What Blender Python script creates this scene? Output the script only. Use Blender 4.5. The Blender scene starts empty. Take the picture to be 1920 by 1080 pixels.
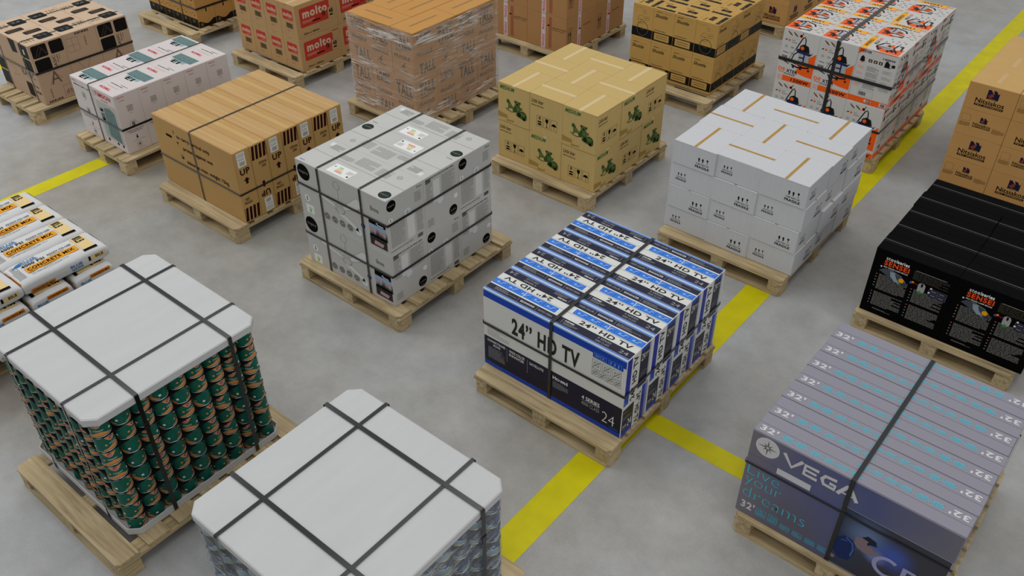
import bpy, math, random
from mathutils import Vector, Matrix
random.seed(7)
PI = math.pi
SC = bpy.context.scene
COL = SC.collection
Z0 = 0.139          # top of the pallet decks, where the loads stand

# ------------------------------------------------------------------ materials
def lin(h):
    h = h.lstrip('#')
    o = []
    for i in (0, 2, 4):
        c = int(h[i:i+2], 16)/255.0
        o.append(c/12.92 if c <= 0.04045 else ((c+0.055)/1.055)**2.4)
    return (o[0], o[1], o[2], 1.0)

class NT:
    def __init__(s, m):
        m.use_nodes = True
        s.t = m.node_tree; s.n = s.t.nodes; s.l = s.t.links
        s.b = next(n for n in s.n if n.type == 'BSDF_PRINCIPLED')
        s.out = next(n for n in s.n if n.type == 'OUTPUT_MATERIAL')
    def add(s, typ, **kw):
        n = s.n.new(typ)
        for k, v in kw.items():
            if k in n.inputs: n.inputs[k].default_value = v
            else: setattr(n, k, v)
        return n
    def lk(s, a, b): s.l.new(a, b)

MATS = {}
def mat(name, col, rough=0.6, spec=0.3, var=0.0, vscale=6.0, stretch=(1, 1, 1), bump=0.0, bscale=120.0, metal=0.0, coat=0.0):
    if name in MATS: return MATS[name]
    m = bpy.data.materials.new(name); MATS[name] = m
    t = NT(m)
    c = lin(col) if isinstance(col, str) else col
    t.b.inputs['Base Color'].default_value = c
    t.b.inputs['Roughness'].default_value = rough
    t.b.inputs['Specular IOR Level'].default_value = spec if (metal or spec > .5) else spec*.45
    t.b.inputs['Metallic'].default_value = metal
    if coat: t.b.inputs['Coat Weight'].default_value = coat
    if var or bump:
        tc = t.add('ShaderNodeTexCoord')
        mp = t.add('ShaderNodeMapping'); mp.inputs['Scale'].default_value = stretch
        t.lk(tc.outputs['Object'], mp.inputs['Vector'])
    if var:
        nz = t.add('ShaderNodeTexNoise', Scale=vscale, Detail=4.0)
        t.lk(mp.outputs[0], nz.inputs['Vector'])
        mr = t.add('ShaderNodeMapRange'); mr.inputs['From Min'].default_value = .3; mr.inputs['From Max'].default_value = .7
        mr.inputs['To Min'].default_value = 1-var; mr.inputs['To Max'].default_value = 1+var*.6
        t.lk(nz.outputs['Fac'], mr.inputs['Value'])
        mx = t.add('ShaderNodeVectorMath', operation='SCALE'); mx.inputs[0].default_value = c[:3]
        t.lk(mr.outputs[0], mx.inputs['Scale']); t.lk(mx.outputs[0], t.b.inputs['Base Color'])
    if bump:
        nb = t.add('ShaderNodeTexNoise', Scale=bscale, Detail=2.0)
        t.lk(mp.outputs[0], nb.inputs['Vector'])
        bp = t.add('ShaderNodeBump', Strength=bump, Distance=.002)
        t.lk(nb.outputs['Fac'], bp.inputs['Height']); t.lk(bp.outputs[0], t.b.inputs['Normal'])
    return m

def wood_mat(name, ax):
    m = bpy.data.materials.new(name); t = NT(m)
    tc = t.add('ShaderNodeTexCoord')
    oi = t.add('ShaderNodeObjectInfo')
    add = t.add('ShaderNodeVectorMath', operation='ADD')
    ml = t.add('ShaderNodeVectorMath', operation='SCALE'); ml.inputs[0].default_value = (9, 7, 5)
    t.lk(oi.outputs['Random'], ml.inputs['Scale'])
    t.lk(tc.outputs['Object'], add.inputs[0]); t.lk(ml.outputs[0], add.inputs[1])
    mp = t.add('ShaderNodeMapping')
    mp.inputs['Scale'].default_value = (1.2, 22, 22) if ax == 'x' else (22, 1.2, 22)
    t.lk(add.outputs[0], mp.inputs['Vector'])
    n1 = t.add('ShaderNodeTexNoise', Scale=1.6, Detail=6.0, Roughness=.65, Distortion=.6)
    t.lk(mp.outputs[0], n1.inputs['Vector'])
    n2 = t.add('ShaderNodeTexNoise', Scale=3.0, Detail=3.0)
    t.lk(add.outputs[0], n2.inputs['Vector'])
    cr = t.add('ShaderNodeValToRGB')
    e = cr.color_ramp.elements
    e[0].position = .28; e[0].color = lin('#8F7A5C')
    e[1].position = .72; e[1].color = lin('#D0BF9C')
    k = e.new(.5); k.color = lin('#BDA982')
    t.lk(n1.outputs['Fac'], cr.inputs[0])
    c2 = t.add('ShaderNodeValToRGB')
    c2.color_ramp.elements[0].position = .3; c2.color_ramp.elements[0].color = (.78, .76, .74, 1)
    c2.color_ramp.elements[1].position = .7; c2.color_ramp.elements[1].color = (1.06, 1.04, 1, 1)
    t.lk(n2.outputs['Fac'], c2.inputs[0])
    mx = t.add('ShaderNodeMix', data_type='RGBA', blend_type='MULTIPLY'); mx.inputs[0].default_value = 1
    t.lk(cr.outputs[0], mx.inputs[6]); t.lk(c2.outputs[0], mx.inputs[7])
    t.lk(mx.outputs[2], t.b.inputs['Base Color'])
    t.b.inputs['Roughness'].default_value = .7; t.b.inputs['Specular IOR Level'].default_value = .25
    bp = t.add('ShaderNodeBump', Strength=.25, Distance=.002)
    t.lk(n1.outputs['Fac'], bp.inputs['Height']); t.lk(bp.outputs[0], t.b.inputs['Normal'])
    MATS[name] = m
    return m

# ------------------------------------------------------------------ text
TC = {}
def glyphs(s, bold=0.0, shear=0.0, space=1.0):
    k = (s, bold, shear, space)
    if k in TC: return TC[k]
    cu = bpy.data.curves.new('t', 'FONT'); cu.body = s; cu.size = 1
    cu.resolution_u = 3; cu.offset = bold; cu.shear = shear; cu.space_character = space
    ob = bpy.data.objects.new('t', cu)
    me = bpy.data.meshes.new_from_object(ob)
    vs = [(v.co.x, v.co.y) for v in me.vertices]
    fs = [tuple(p.vertices) for p in me.polygons]
    bpy.data.meshes.remove(me); bpy.data.objects.remove(ob); bpy.data.curves.remove(cu)
    if vs:
        x0 = min(v[0] for v in vs); x1 = max(v[0] for v in vs); y0 = min(v[1] for v in vs); y1 = max(v[1] for v in vs)
    else: x0 = y0 = 0; x1 = y1 = 1
    TC[k] = (vs, fs, x0, y0, x1-x0 or 1, y1-y0 or 1)
    return TC[k]

# ------------------------------------------------------------------ mesh builder
class MB:
    def __init__(s): s.v = []; s.f = []; s.m = []; s.mats = []; s.sm = []
    def mi(s, m):
        if m not in s.mats: s.mats.append(m)
        return s.mats.index(m)
    def raw(s, vs, fs, m, smooth=False):
        o = len(s.v); s.v += [tuple(v) for v in vs]; i = s.mi(m)
        for f in fs: s.f.append(tuple(o+a for a in f)); s.m.append(i); s.sm.append(smooth)
    def box(s, x0, x1, y0, y1, z0, z1, m, c=.003):
        lo = (x0, y0, z0); hi = (x1, y1, z1); vs = []; idx = {}
        for sx in (0, 1):
            for sy in (0, 1):
                for sz in (0, 1):
                    sg = (sx, sy, sz)
                    for a in range(3):
                        p = [0, 0, 0]
                        for k in range(3):
                            e = (lo, hi)[sg[k]][k]
                            p[k] = e if k == a else e + (c if sg[k] == 0 else -c)
                        idx[(sg, a)] = len(vs); vs.append(p)
        fs = []
        for a in range(3):
            b, d = (a+1) % 3, (a+2) % 3
            for sa in (0, 1):
                q = []
                for sb, sd in ((0, 0), (1, 0), (1, 1), (0, 1)):
                    g = [0, 0, 0]; g[a] = sa; g[b] = sb; g[d] = sd; q.append(idx[(tuple(g), a)])
                fs.append(tuple(q) if sa else tuple(q[::-1]))
            for sb in (0, 1):
                for sd in (0, 1):
                    g0 = [0, 0, 0]; g0[b] = sb; g0[d] = sd; g1 = list(g0); g1[a] = 1
                    q = [idx[(tuple(g0), b)], idx[(tuple(g1), b)], idx[(tuple(g1), d)], idx[(tuple(g0), d)]]
                    fs.append(tuple(q) if (sb ^ sd) else tuple(q[::-1]))
        for sx in (0, 1):
            for sy in (0, 1):
                for sz in (0, 1):
                    q = [idx[((sx, sy, sz), a)] for a in range(3)]
                    fs.append(tuple(q) if (sx+sy+sz) % 2 else tuple(q[::-1]))
        s.raw(vs, fs, m)
    def prism(s, pts, z0, z1, m, bev=0.0):
        n = len(pts); cx = sum(p[0] for p in pts)/n; cy = sum(p[1] for p in pts)/n
        def ring(z, k):
            o = []
            for (x, y) in pts:
                dx, dy = cx-x, cy-y; L = math.hypot(dx, dy)
                o.append((x+dx/L*k, y+dy/L*k, z))
            return o
        rs = [ring(z0, bev), ring(z0+bev, 0), ring(z1-bev, 0), ring(z1, bev)] if bev else [ring(z0, 0), ring(z1, 0)]
        vs = sum(rs, []); fs = [tuple(range(n))[::-1], tuple((len(rs)-1)*n+i for i in range(n))]
        for r in range(len(rs)-1):
            for i in range(n):
                j = (i+1) % n
                fs.append((r*n+i, r*n+j, (r+1)*n+j, (r+1)*n+i))
        s.raw(vs, fs, m)
    def mesh(s, name):
        me = bpy.data.meshes.new(name)
        me.from_pydata(s.v, [], s.f)
        for m in s.mats: me.materials.append(m)
        me.polygons.foreach_set('material_index', s.m)
        me.polygons.foreach_set('use_smooth', s.sm)
        me.update()
        return me

LIFT = .0005
class Face:
    """a printed face: u to the right, v up, seen from outside"""
    def __init__(s, mb, o, U, V, N, w, h, fn=None):
        s.mb = mb; s.o = Vector(o); s.U = Vector(U); s.V = Vector(V); s.N = Vector(N); s.w = w; s.h = h; s.fn = fn
    def P(s, u, v, l):
        if s.fn: return s.fn(u, v, l*LIFT)
        return s.o + s.U*u + s.V*v + s.N*(l*LIFT)
    def poly(s, pts, m, l=1):
        s.mb.raw([s.P(u, v, l) for u, v in pts], [tuple(range(len(pts)))], m)
    def rect(s, u0, v0, u1, v1, m, l=1, seg=.03):
        if s.fn:
            nu = max(1, int(abs(u1-u0)/seg)); nv = max(1, int(abs(v1-v0)/seg))
            vs = [s.P(u0+(u1-u0)*i/nu, v0+(v1-v0)*j/nv, l) for j in range(nv+1) for i in range(nu+1)]
            fs = [(j*(nu+1)+i, j*(nu+1)+i+1, (j+1)*(nu+1)+i+1, (j+1)*(nu+1)+i) for j in range(nv) for i in range(nu)]
            s.mb.raw(vs, fs, m, True)
        else: s.poly([(u0, v0), (u1, v0), (u1, v1), (u0, v1)], m, l)
    def rr(s, u0, v0, u1, v1, r, m, l=1):
        p = []
        for cx, cy, a in ((u1-r, v0+r, -90), (u1-r, v1-r, 0), (u0+r, v1-r, 90), (u0+r, v0+r, 180)):
            for k in range(4):
                t = math.radians(a+k*30); p.append((cx+r*math.cos(t), cy+r*math.sin(t)))
        s.poly(p, m, l)
    def circ(s, cu, cv, r, m, l=1, n=24, ry=None, a0=0, a1=360):
        ry = ry or r
        if a1-a0 == 360: s.poly([(cu+r*math.cos(2*PI*i/n), cv+ry*math.sin(2*PI*i/n)) for i in range(n)], m, l)
        else: s.poly([(cu+r*math.cos(math.radians(a0+(a1-a0)*i/n)), cv+ry*math.sin(math.radians(a0+(a1-a0)*i/n))) for i in range(n+1)], m, l)
    def ring(s, cu, cv, r, t, m, l=1, n=28, a0=0, a1=360, ry=None):
        s.line([(cu+r*math.cos(math.radians(a0+(a1-a0)*i/n)), cv+(ry or r)*math.sin(math.radians(a0+(a1-a0)*i/n))) for i in range(n+1)], t, m, l)
    def line(s, pts, t, m, l=1):
        if isinstance(t, (int, float)): t = [t]*len(pts)
        vs = []; n = len(pts)
        for i, (u, v) in enumerate(pts):
            a = pts[max(i-1, 0)]; b = pts[min(i+1, n-1)]
            dx, dy = b[0]-a[0], b[1]-a[1]
            if (i == 0 or i == n-1) and n > 2 and abs(pts[0][0]-pts[-1][0])+abs(pts[0][1]-pts[-1][1]) < 1e-6:
                a = pts[-2]; b = pts[1]; dx, dy = b[0]-a[0], b[1]-a[1]
            L = math.hypot(dx, dy) or 1; nx, ny = -dy/L*t[i]/2, dx/L*t[i]/2
            vs += [s.P(u+nx, v+ny, l), s.P(u-nx, v-ny, l)]
        s.mb.raw(vs, [(2*i, 2*i+1, 2*i+3, 2*i+2) for i in range(n-1)], m)
    def frame(s, u0, v0, u1, v1, t, m, l=1):
        s.rect(u0, v0, u1, v0+t, m, l); s.rect(u0, v1-t, u1, v1, m, l); s.rect(u0, v0, u0+t, v1, m, l); s.rect(u1-t, v0, u1, v1, m, l)
    def text(s, st, u0, v0, w, h, m, l=2, bold=0.0, shear=0.0, rot=0, space=1.0):
        """fit the text's bounding box into the rectangle; rot in quarter turns"""
        if space == 1.0 and bold >= .02: space = 1.0+bold*4
        vs, fs, x0, y0, tw, th = glyphs(st, bold, shear, space)
        out = []
        for x, y in vs:
            a = (x-x0)/tw; b = (y-y0)/th
            if rot == 1: a, b = 1-b, a
            elif rot == 2: a, b = 1-a, 1-b
            elif rot == 3: a, b = b, 1-a
            out.append(s.P(u0+a*w, v0+b*h, l))
        s.mb.raw(out, fs, m)
    def para(s, u0, v0, w, h, n, m, l=1, fill=.5, vert=False, seed=1):
        rr = random.Random(seed)
        L = h if vert else w; T = (w if vert else h)/n
        for i in range(n):
            p = 0; end = L*(.55+.45*rr.random()) if rr.random() < .3 else L
            while p < end:
                q = min(end, p+L*(.05+.13*rr.random()))
                a = T*(i+.5-fill/2); b = T*(i+.5+fill/2)
                if vert: s.poly([(u0+a, v0+p), (u0+b, v0+p), (u0+b, v0+q), (u0+a, v0+q)], m, l)
                else: s.poly([(u0+p, v0+a), (u0+q, v0+a), (u0+q, v0+b), (u0+p, v0+b)], m, l)
                p = q+L*.018
    def scrawl(s, u, v, w, h, m, l=2):
        """lettering too small to read in the photograph: a broken line of short strokes"""
        rr = random.Random(int((u+v)*1e4)); p = u
        while p < u+w:
            q = min(u+w, p+h*(.35+.5*rr.random())); s.poly([(p, v), (q, v), (q, v+h*(.7+.3*rr.random())), (p, v+h*(.7+.3*rr.random()))], m, l)
            p = q+h*(.25 if rr.random() < .8 else .9)
    def arrow(s, cu, v0, h, m, l=1, w=None, down=False):
        w = w or h*.55; a = w/2; b = w*.2
        p = [(-b, 0), (b, 0), (b, h*.5), (a, h*.5), (0, h), (-a, h*.5), (-b, h*.5)]
        if down: p = [(x, h-y) for x, y in p]
        s.poly([(cu+x, v0+y) for x, y in p], m, l)
    def glass(s, cu, v0, h, m, l=1):
        r = h*.2
        s.poly([(cu-r, v0+h), (cu+r, v0+h), (cu+r*.95, v0+h*.7), (cu+r*.3, v0+h*.5), (cu-r*.3, v0+h*.5), (cu-r*.95, v0+h*.7)], m, l)
        s.rect(cu-h*.035, v0+h*.06, cu+h*.035, v0+h*.52, m, l); s.rect(cu-r*.8, v0, cu+r*.8, v0+h*.07, m, l)
    def umbrella(s, cu, v0, h, m, l=1):
        s.circ(cu, v0+h*.5, h*.38, m, l, n=14, a0=0, a1=180)
        s.line([(cu, v0+h*.5), (cu, v0+h*.08), (cu+h*.06, v0), (cu+h*.14, v0+h*.06)], h*.05, m, l)
    def barcode(s, u0, v0, w, h, m, l=1, n=22, seed=3):
        rr = random.Random(seed); p = u0
        while p < u0+w:
            q = p+w/n*(.3+.7*rr.random()); s.rect(p, v0, min(q, u0+w), v0+h, m, l); p = q+w/n*(.3+.5*rr.random())

def boxfaces(mb, w, d, h):
    """faces of a box centred on the origin, standing on z=0"""
    return dict(
        L=Face(mb, (-w/2, -d/2, 0), (1, 0, 0), (0, 0, 1), (0, -1, 0), w, h),
        R=Face(mb, (w/2, -d/2, 0), (0, 1, 0), (0, 0, 1), (1, 0, 0), d, h),
        B=Face(mb, (w/2, d/2, 0), (-1, 0, 0), (0, 0, 1), (0, 1, 0), w, h),
        W=Face(mb, (-w/2, d/2, 0), (0, -1, 0), (0, 0, 1), (-1, 0, 0), d, h),
        T=Face(mb, (-w/2, -d/2, h), (1, 0, 0), (0, 1, 0), (0, 0, 1), w, d))

def obj(name, me, parent=None, loc=(0, 0, 0), rot=(0, 0, 0)):
    o = bpy.data.objects.new(name, me); COL.objects.link(o)
    o.location = loc; o.rotation_euler = rot
    if parent: o.parent = parent
    return o
def tag(o, label, cat=None, group=None, kind=None):
    if label: o['label'] = label
    if cat: o['category'] = cat
    if group: o['group'] = group
    if kind: o['kind'] = kind
    return o
def dup(src, loc, rot, label=None, group=None):
    r = src.copy(); COL.objects.link(r); r.location = loc; r.rotation_euler = rot
    if label: r['label'] = label
    if group: r['group'] = group
    for ch in src.children:
        c = ch.copy(); COL.objects.link(c); c.parent = r; c.matrix_parent_inverse = ch.matrix_parent_inverse
        for g in ch.children:
            e = g.copy(); COL.objects.link(e); e.parent = c
    return r

# ------------------------------------------------------------------ palette
INK = mat('black_ink', '#0C0B0A', .7, .08)
BROWNINK = mat('brown_ink', '#2E100C', .7, .08)
GREYINK = mat('grey_ink', '#8A8880', .6, .2)
MIDGREY = mat('mid_grey_ink', '#6E6D69', .6, .2)
WHITE = mat('white_print', '#E6E6E2', .45, .35)
PLASTIC = mat('black_strapping_plastic', '#040404', .2, .6)
MATS['black_strapping_plastic'].node_tree.nodes['Principled BSDF'].inputs['IOR'].default_value = 1.55
PLASTICG = mat('grey_strapping_plastic', '#101214', .25, .7)
MATS['grey_strapping_plastic'].node_tree.nodes['Principled BSDF'].inputs['IOR'].default_value = 1.6
TAPE = mat('clear_parcel_tape', '#DCC493', .32, .5)
STICK = mat('label_paper', '#DEDED6', .5, .3)
SEAM = mat('seam_shadow_gap', '#5A4630', .9, .1)
RED = mat('red_ink', '#C8202F', .5, .3)
ORANGE = mat('orange_ink', '#EE5A1C', .5, .3)
YELLOW = mat('yellow_ink', '#F2A600', .5, .3)
WOODX = wood_mat('pallet_pine_lengthwise', 'x')
WOODY = wood_mat('pallet_pine_crosswise', 'y')

# ------------------------------------------------------------------ pallets
def octo(x0, x1, y0, y1, c, corners):
    """rectangle with some corners cut: corners is a string among SW SE NE NW"""
    p = []
    p += [(x0, y0+c), (x0+c, y0)] if 'SW' in corners else [(x0, y0)]
    p += [(x1-c, y0), (x1, y0+c)] if 'SE' in corners else [(x1, y0)]
    p += [(x1, y1-c), (x1-c, y1)] if 'NE' in corners else [(x1, y1)]
    p += [(x0+c, y1), (x0, y1-c)] if 'NW' in corners else [(x0, y1)]
    return p
PAL = {}
def pallet(cx, cy, L, W, widths, label, rot=0):
    """L along the deck boards (local x), W across them"""
    key = (L, W, tuple(widths))
    if key not in PAL:
        root = bpy.data.objects.new('wooden_pallet', None); COL.objects.link(root)
        root.empty_display_size = .3
        gap = (W-sum(widths))/(len(widths)-1); y = -W/2
        def part(nm, pts, z0, z1, m, bev=.0025):
            mb = MB(); mb.prism(pts, z0, z1, m, bev); return obj(nm, mb.mesh(nm), root)
        for i, wd in enumerate(widths):
            cs = 'SWSE' if i == 0 else ('NENW' if i == len(widths)-1 else '')
            part('deck_board', octo(-L/2, L/2, y, y+wd, .022, cs), .1165, .1375, WOODX)
            y += wd+gap
        for k in (-1, 0, 1):
            x = k*(L/2-.05)
            part('stringer_board', octo(x-.05, x+.05, -W/2+.004, W/2-.004, .02, ''), .0955, .1165, WOODY)
            for q in (-1, 0, 1):
                yy = q*(W/2-.062); bl = .05 if q == 0 else .058
                cs = {(-1, -1): 'SW', (1, -1): 'SE', (1, 1): 'NE', (-1, 1): 'NW'}.get((k, q), '')
                xo = 0.003 if k == 0 else 0
                part('block', octo(x-.05+xo, x+.05-xo, yy-bl, yy+bl, .02, cs), .0205, .0955, WOODY if q else WOODX)
        for q in (-1, 0, 1):
            yy = q*(W/2-.062); bl = .054 if q == 0 else .062
            cs = {-1: 'SWSE', 1: 'NENW', 0: ''}[q]
            part('skid_board', octo(-L/2, L/2, yy-bl, yy+bl, .024, cs), 0, .0205, WOODX)
        PAL[key] = root; r = root
        r.location = (cx, cy, 0); r.rotation_euler = (0, 0, rot)
    else: r = dup(PAL[key], (cx, cy, 0), (0, 0, rot))
    tag(r, label, 'pallet', 'wooden pallets standing on the concrete floor')
    return r
W7 = (.125,)*7; W5 = (.145, .1, .145, .1, .145)

# ------------------------------------------------------------------ straps
def sweep(path, width, th, place, m=PLASTIC):
    """closed 2D path -> flat band; place(a, b, c) turns (path x, path y, across) into a point"""
    n = len(path); vs = []
    for i, (a, b) in enumerate(path):
        p = path[i-1]; q = path[(i+1) % n]
        dx, dy = q[0]-p[0], q[1]-p[1]; L = math.hypot(dx, dy); nx, ny = dy/L*th, -dx/L*th
        for c in (-width/2, width/2):
            vs.append(place(a, b, c)); vs.append(place(a+nx, b+ny, c))
    fs = []
    for i in range(n):
        j = (i+1) % n; A = 4*i; B = 4*j
        fs += [(A, B, B+2, A+2), (A+1, A+3, B+3, B+1), (A, A+1, B+1, B), (A+2, B+2, B+3, A+3)]
    mb = MB(); mb.raw(vs, fs, m); return mb
def rloop(a0, a1, b0, b1, r=.008):
    p = []
    for ca, cb, s in ((a1-r, b0+r, -90), (a1-r, b1-r, 0), (a0+r, b1-r, 90), (a0+r, b0+r, 180)):
        for k in range(4):
            t = math.radians(s+k*30); p.append((ca+r*math.cos(t), cb+r*math.sin(t)))
    return p
def strap(kind, at, x0, x1, y0, y1, z0, z1, label, group, width=.017, m=PLASTIC, seal=None):
    e = .0035
    if kind == 'y': mb = sweep(rloop(y0-e, y1+e, z0+.0002, z1+e), width, .0012, lambda a, b, c: (at+c, a, b), m)
    elif kind == 'x': mb = sweep(rloop(x0-e, x1+e, z0+.0002, z1+e+.0016), width, .0012, lambda a, b, c: (a, at+c, b), m)
    else: mb = sweep(rloop(x0-e-.0016, x1+e+.0016, y0-e-.0016, y1+e+.0016), width, .0012, lambda a, b, c: (a, b, at+c), m)
    o = obj('strapping_band', mb.mesh('strapping_band'))
    tag(o, label, 'strap', group)
    if seal:
        s = MB()
        if kind == 'y': s.box(at-width*.62, at+width*.62, y0-e-.004, y0-e+.0005, seal-.016, seal+.016, m, .001)
        elif kind == 'x': s.box(x1+e-.0005, x1+e+.005, at-width*.66, at+width*.66, seal-.02, seal+.02, m, .001)
        obj('strap_seal', s.mesh('strap_seal'), o)
    return o

ORD = ['first', 'second', 'third', 'fourth', 'fifth', 'sixth', 'seventh', 'eighth', 'ninth', 'tenth']

# ------------------------------------------------------------------ ink drawings
def teddy(f, u, v, w, h, G1, G2, G3):
    """green print: a rocking horse, a seated bear and a toy car on a plank"""
    P = lambda a, b: (u+a*w, v+b*h)
    f.line([P(0, .35), P(.12, .24), P(.3, .2), P(.46, .3)], .03*w, G1, 2)                       # rocker
    f.poly([P(.06, .95), P(.14, .98), P(.2, .86), P(.22, .62), P(.34, .6), P(.44, .52), P(.42, .34), P(.36, .3), P(.33, .44), P(.2, .42), P(.13, .28), P(.09, .3), P(.13, .55), P(.1, .72), P(.05, .74)], G2, 2)
    f.circ(u+.11*w, v+.84*h, .045*w, G1, 3, 8); f.line([P(.16, .9), P(.24, .7), P(.3, .62)], .03*w, G3, 3)
    f.circ(u+.56*w, v+.84*h, .12*w, G2, 3, 14); f.circ(u+.46*w, v+.97*h, .045*w, G1, 3, 9); f.circ(u+.68*w, v+.95*h, .045*w, G1, 3, 9)
    f.circ(u+.57*w, v+.8*h, .05*w, G3, 4, 10)
    f.circ(u+.56*w, v+.55*h, .16*w, G1, 2, 14, ry=.24*h); f.circ(u+.6*w, v+.52*h, .09*w, G2, 4, 12)
    f.circ(u+.44*w, v+.38*h, .09*w, G1, 3, 10); f.circ(u+.74*w, v+.6*h, .06*w, G2, 3, 9)
    f.poly([P(.5, .1), P(.6, .02), P(.92, -.08), P(1, .02), P(1, .28), P(.94, .44), P(.82, .5), P(.7, .42), P(.56, .38)], G1, 4)
    f.poly([P(.66, .3), P(.8, .4), P(.92, .36), P(.95, .2), P(.8, .16)], G2, 5)
    f.circ(u+.66*w, v+.2*h, .075*w, INK, 6, 12); f.circ(u+.66*w, v+.2*h, .035*w, G3, 7, 10)
    f.circ(u+.88*w, v+.0*h, .06*w, INK, 6, 10); f.circ(u+.96*w, v+.2*h, .03*w, G3, 6, 8)

# ================================================================== FLOOR
def floor():
    m = bpy.data.materials.new('power_floated_concrete'); t = NT(m)
    tc = t.add('ShaderNodeTexCoord')
    n1 = t.add('ShaderNodeTexNoise', Scale=.55, Detail=5.0, Roughness=.6)
    n2 = t.add('ShaderNodeTexNoise', Scale=5.0, Detail=8.0, Roughness=.7)
    n3 = t.add('ShaderNodeTexNoise', Scale=160.0, Detail=2.0)
    for n in (n1, n2, n3): t.lk(tc.outputs['Object'], n.inputs['Vector'])
    cr = t.add('ShaderNodeValToRGB')
    e = cr.color_ramp.elements
    e[0].position = .38; e[0].color = lin('#A6A39D'); e[1].position = .6; e[1].color = lin('#AEB0B1')
    t.lk(n1.outputs['Fac'], cr.inputs[0])
    c2 = t.add('ShaderNodeValToRGB')
    c2.color_ramp.elements[0].position = .3; c2.color_ramp.elements[0].color = (.83, .83, .82, 1)
    c2.color_ramp.elements[1].position = .7; c2.color_ramp.elements[1].color = (1.09, 1.09, 1.09, 1)
    t.lk(n2.outputs['Fac'], c2.inputs[0])
    mx = t.add('ShaderNodeMix', data_type='RGBA', blend_type='MULTIPLY'); mx.inputs[0].default_value = 1
    t.lk(cr.outputs[0], mx.inputs[6]); t.lk(c2.outputs[0], mx.inputs[7])
    c3 = t.add('ShaderNodeValToRGB')
    c3.color_ramp.elements[0].position = .25; c3.color_ramp.elements[0].color = (.9, .9, .9, 1)
    c3.color_ramp.elements[1].position = .75; c3.color_ramp.elements[1].color = (1.05, 1.05, 1.05, 1)
    t.lk(n3.outputs['Fac'], c3.inputs[0])
    m2 = t.add('ShaderNodeMix', data_type='RGBA', blend_type='MULTIPLY'); m2.inputs[0].default_value = 1
    t.lk(mx.outputs[2], m2.inputs[6]); t.lk(c3.outputs[0], m2.inputs[7])
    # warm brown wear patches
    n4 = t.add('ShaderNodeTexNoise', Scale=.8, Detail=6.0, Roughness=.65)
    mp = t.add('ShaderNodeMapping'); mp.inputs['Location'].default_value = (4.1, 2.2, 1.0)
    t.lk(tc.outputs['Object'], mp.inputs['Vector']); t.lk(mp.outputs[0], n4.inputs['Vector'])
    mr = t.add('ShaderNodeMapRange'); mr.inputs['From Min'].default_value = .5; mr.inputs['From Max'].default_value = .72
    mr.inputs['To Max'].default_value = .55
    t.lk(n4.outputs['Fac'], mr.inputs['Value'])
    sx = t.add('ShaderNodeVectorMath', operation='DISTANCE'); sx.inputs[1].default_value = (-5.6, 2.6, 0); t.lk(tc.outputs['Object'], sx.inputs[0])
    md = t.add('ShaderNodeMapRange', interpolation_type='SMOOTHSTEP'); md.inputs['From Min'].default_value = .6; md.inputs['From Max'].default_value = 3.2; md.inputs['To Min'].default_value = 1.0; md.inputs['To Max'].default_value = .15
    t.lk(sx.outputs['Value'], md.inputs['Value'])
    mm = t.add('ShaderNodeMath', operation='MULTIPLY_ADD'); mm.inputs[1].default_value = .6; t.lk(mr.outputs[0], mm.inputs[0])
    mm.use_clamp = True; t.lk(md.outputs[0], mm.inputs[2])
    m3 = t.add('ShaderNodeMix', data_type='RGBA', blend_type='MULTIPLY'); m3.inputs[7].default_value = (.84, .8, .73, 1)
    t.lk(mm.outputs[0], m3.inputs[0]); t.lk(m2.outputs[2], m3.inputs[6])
    t.lk(m3.outputs[2], t.b.inputs['Base Color'])
    r = t.add('ShaderNodeMapRange'); r.inputs['To Min'].default_value = .28; r.inputs['To Max'].default_value = .5
    t.lk(n2.outputs['Fac'], r.inputs['Value']); t.lk(r.outputs[0], t.b.inputs['Roughness'])
    t.b.inputs['Specular IOR Level'].default_value = .4
    mb = MB(); mb.raw([(-24, -6, 0), (8, -6, 0), (8, 26, 0), (-24, 26, 0)], [(0, 1, 2, 3)], m)
    mb.box(-24, 8, -6, 26, -.2, -.0005, m, .0001)
    o = obj('floor', mb.mesh('floor')); tag(o, 'smooth grey concrete warehouse floor', None, None, 'structure')
    ym = mat('yellow_floor_paint', '#CDC210', .5, .35, var=.1, vscale=7, bump=.15, bscale=60)
    def ln(nm, x0, x1, y0, y1, lab):
        b = MB(); b.box(x0, x1, y0, y1, .0001, .0014, ym, .0004)
        tag(obj(nm, b.mesh(nm)), lab, None, None, 'structure')
    ln('trim_1', -1.945, -1.76, -2, 16, 'long yellow painted line running under the pallets')
    ln('trim_2', -1.7598, 4, 3.397, 3.537, 'yellow painted line branching off under the striped grey cartons')
    ln('trim_3', -7.225, -7.06, -1, 3.9, 'yellow painted line ending under the white cartons')
    ln('trim_4', -9.86, -9.695, -1, 3.6, 'yellow painted line at the left behind the brown cartons')
floor()

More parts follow.
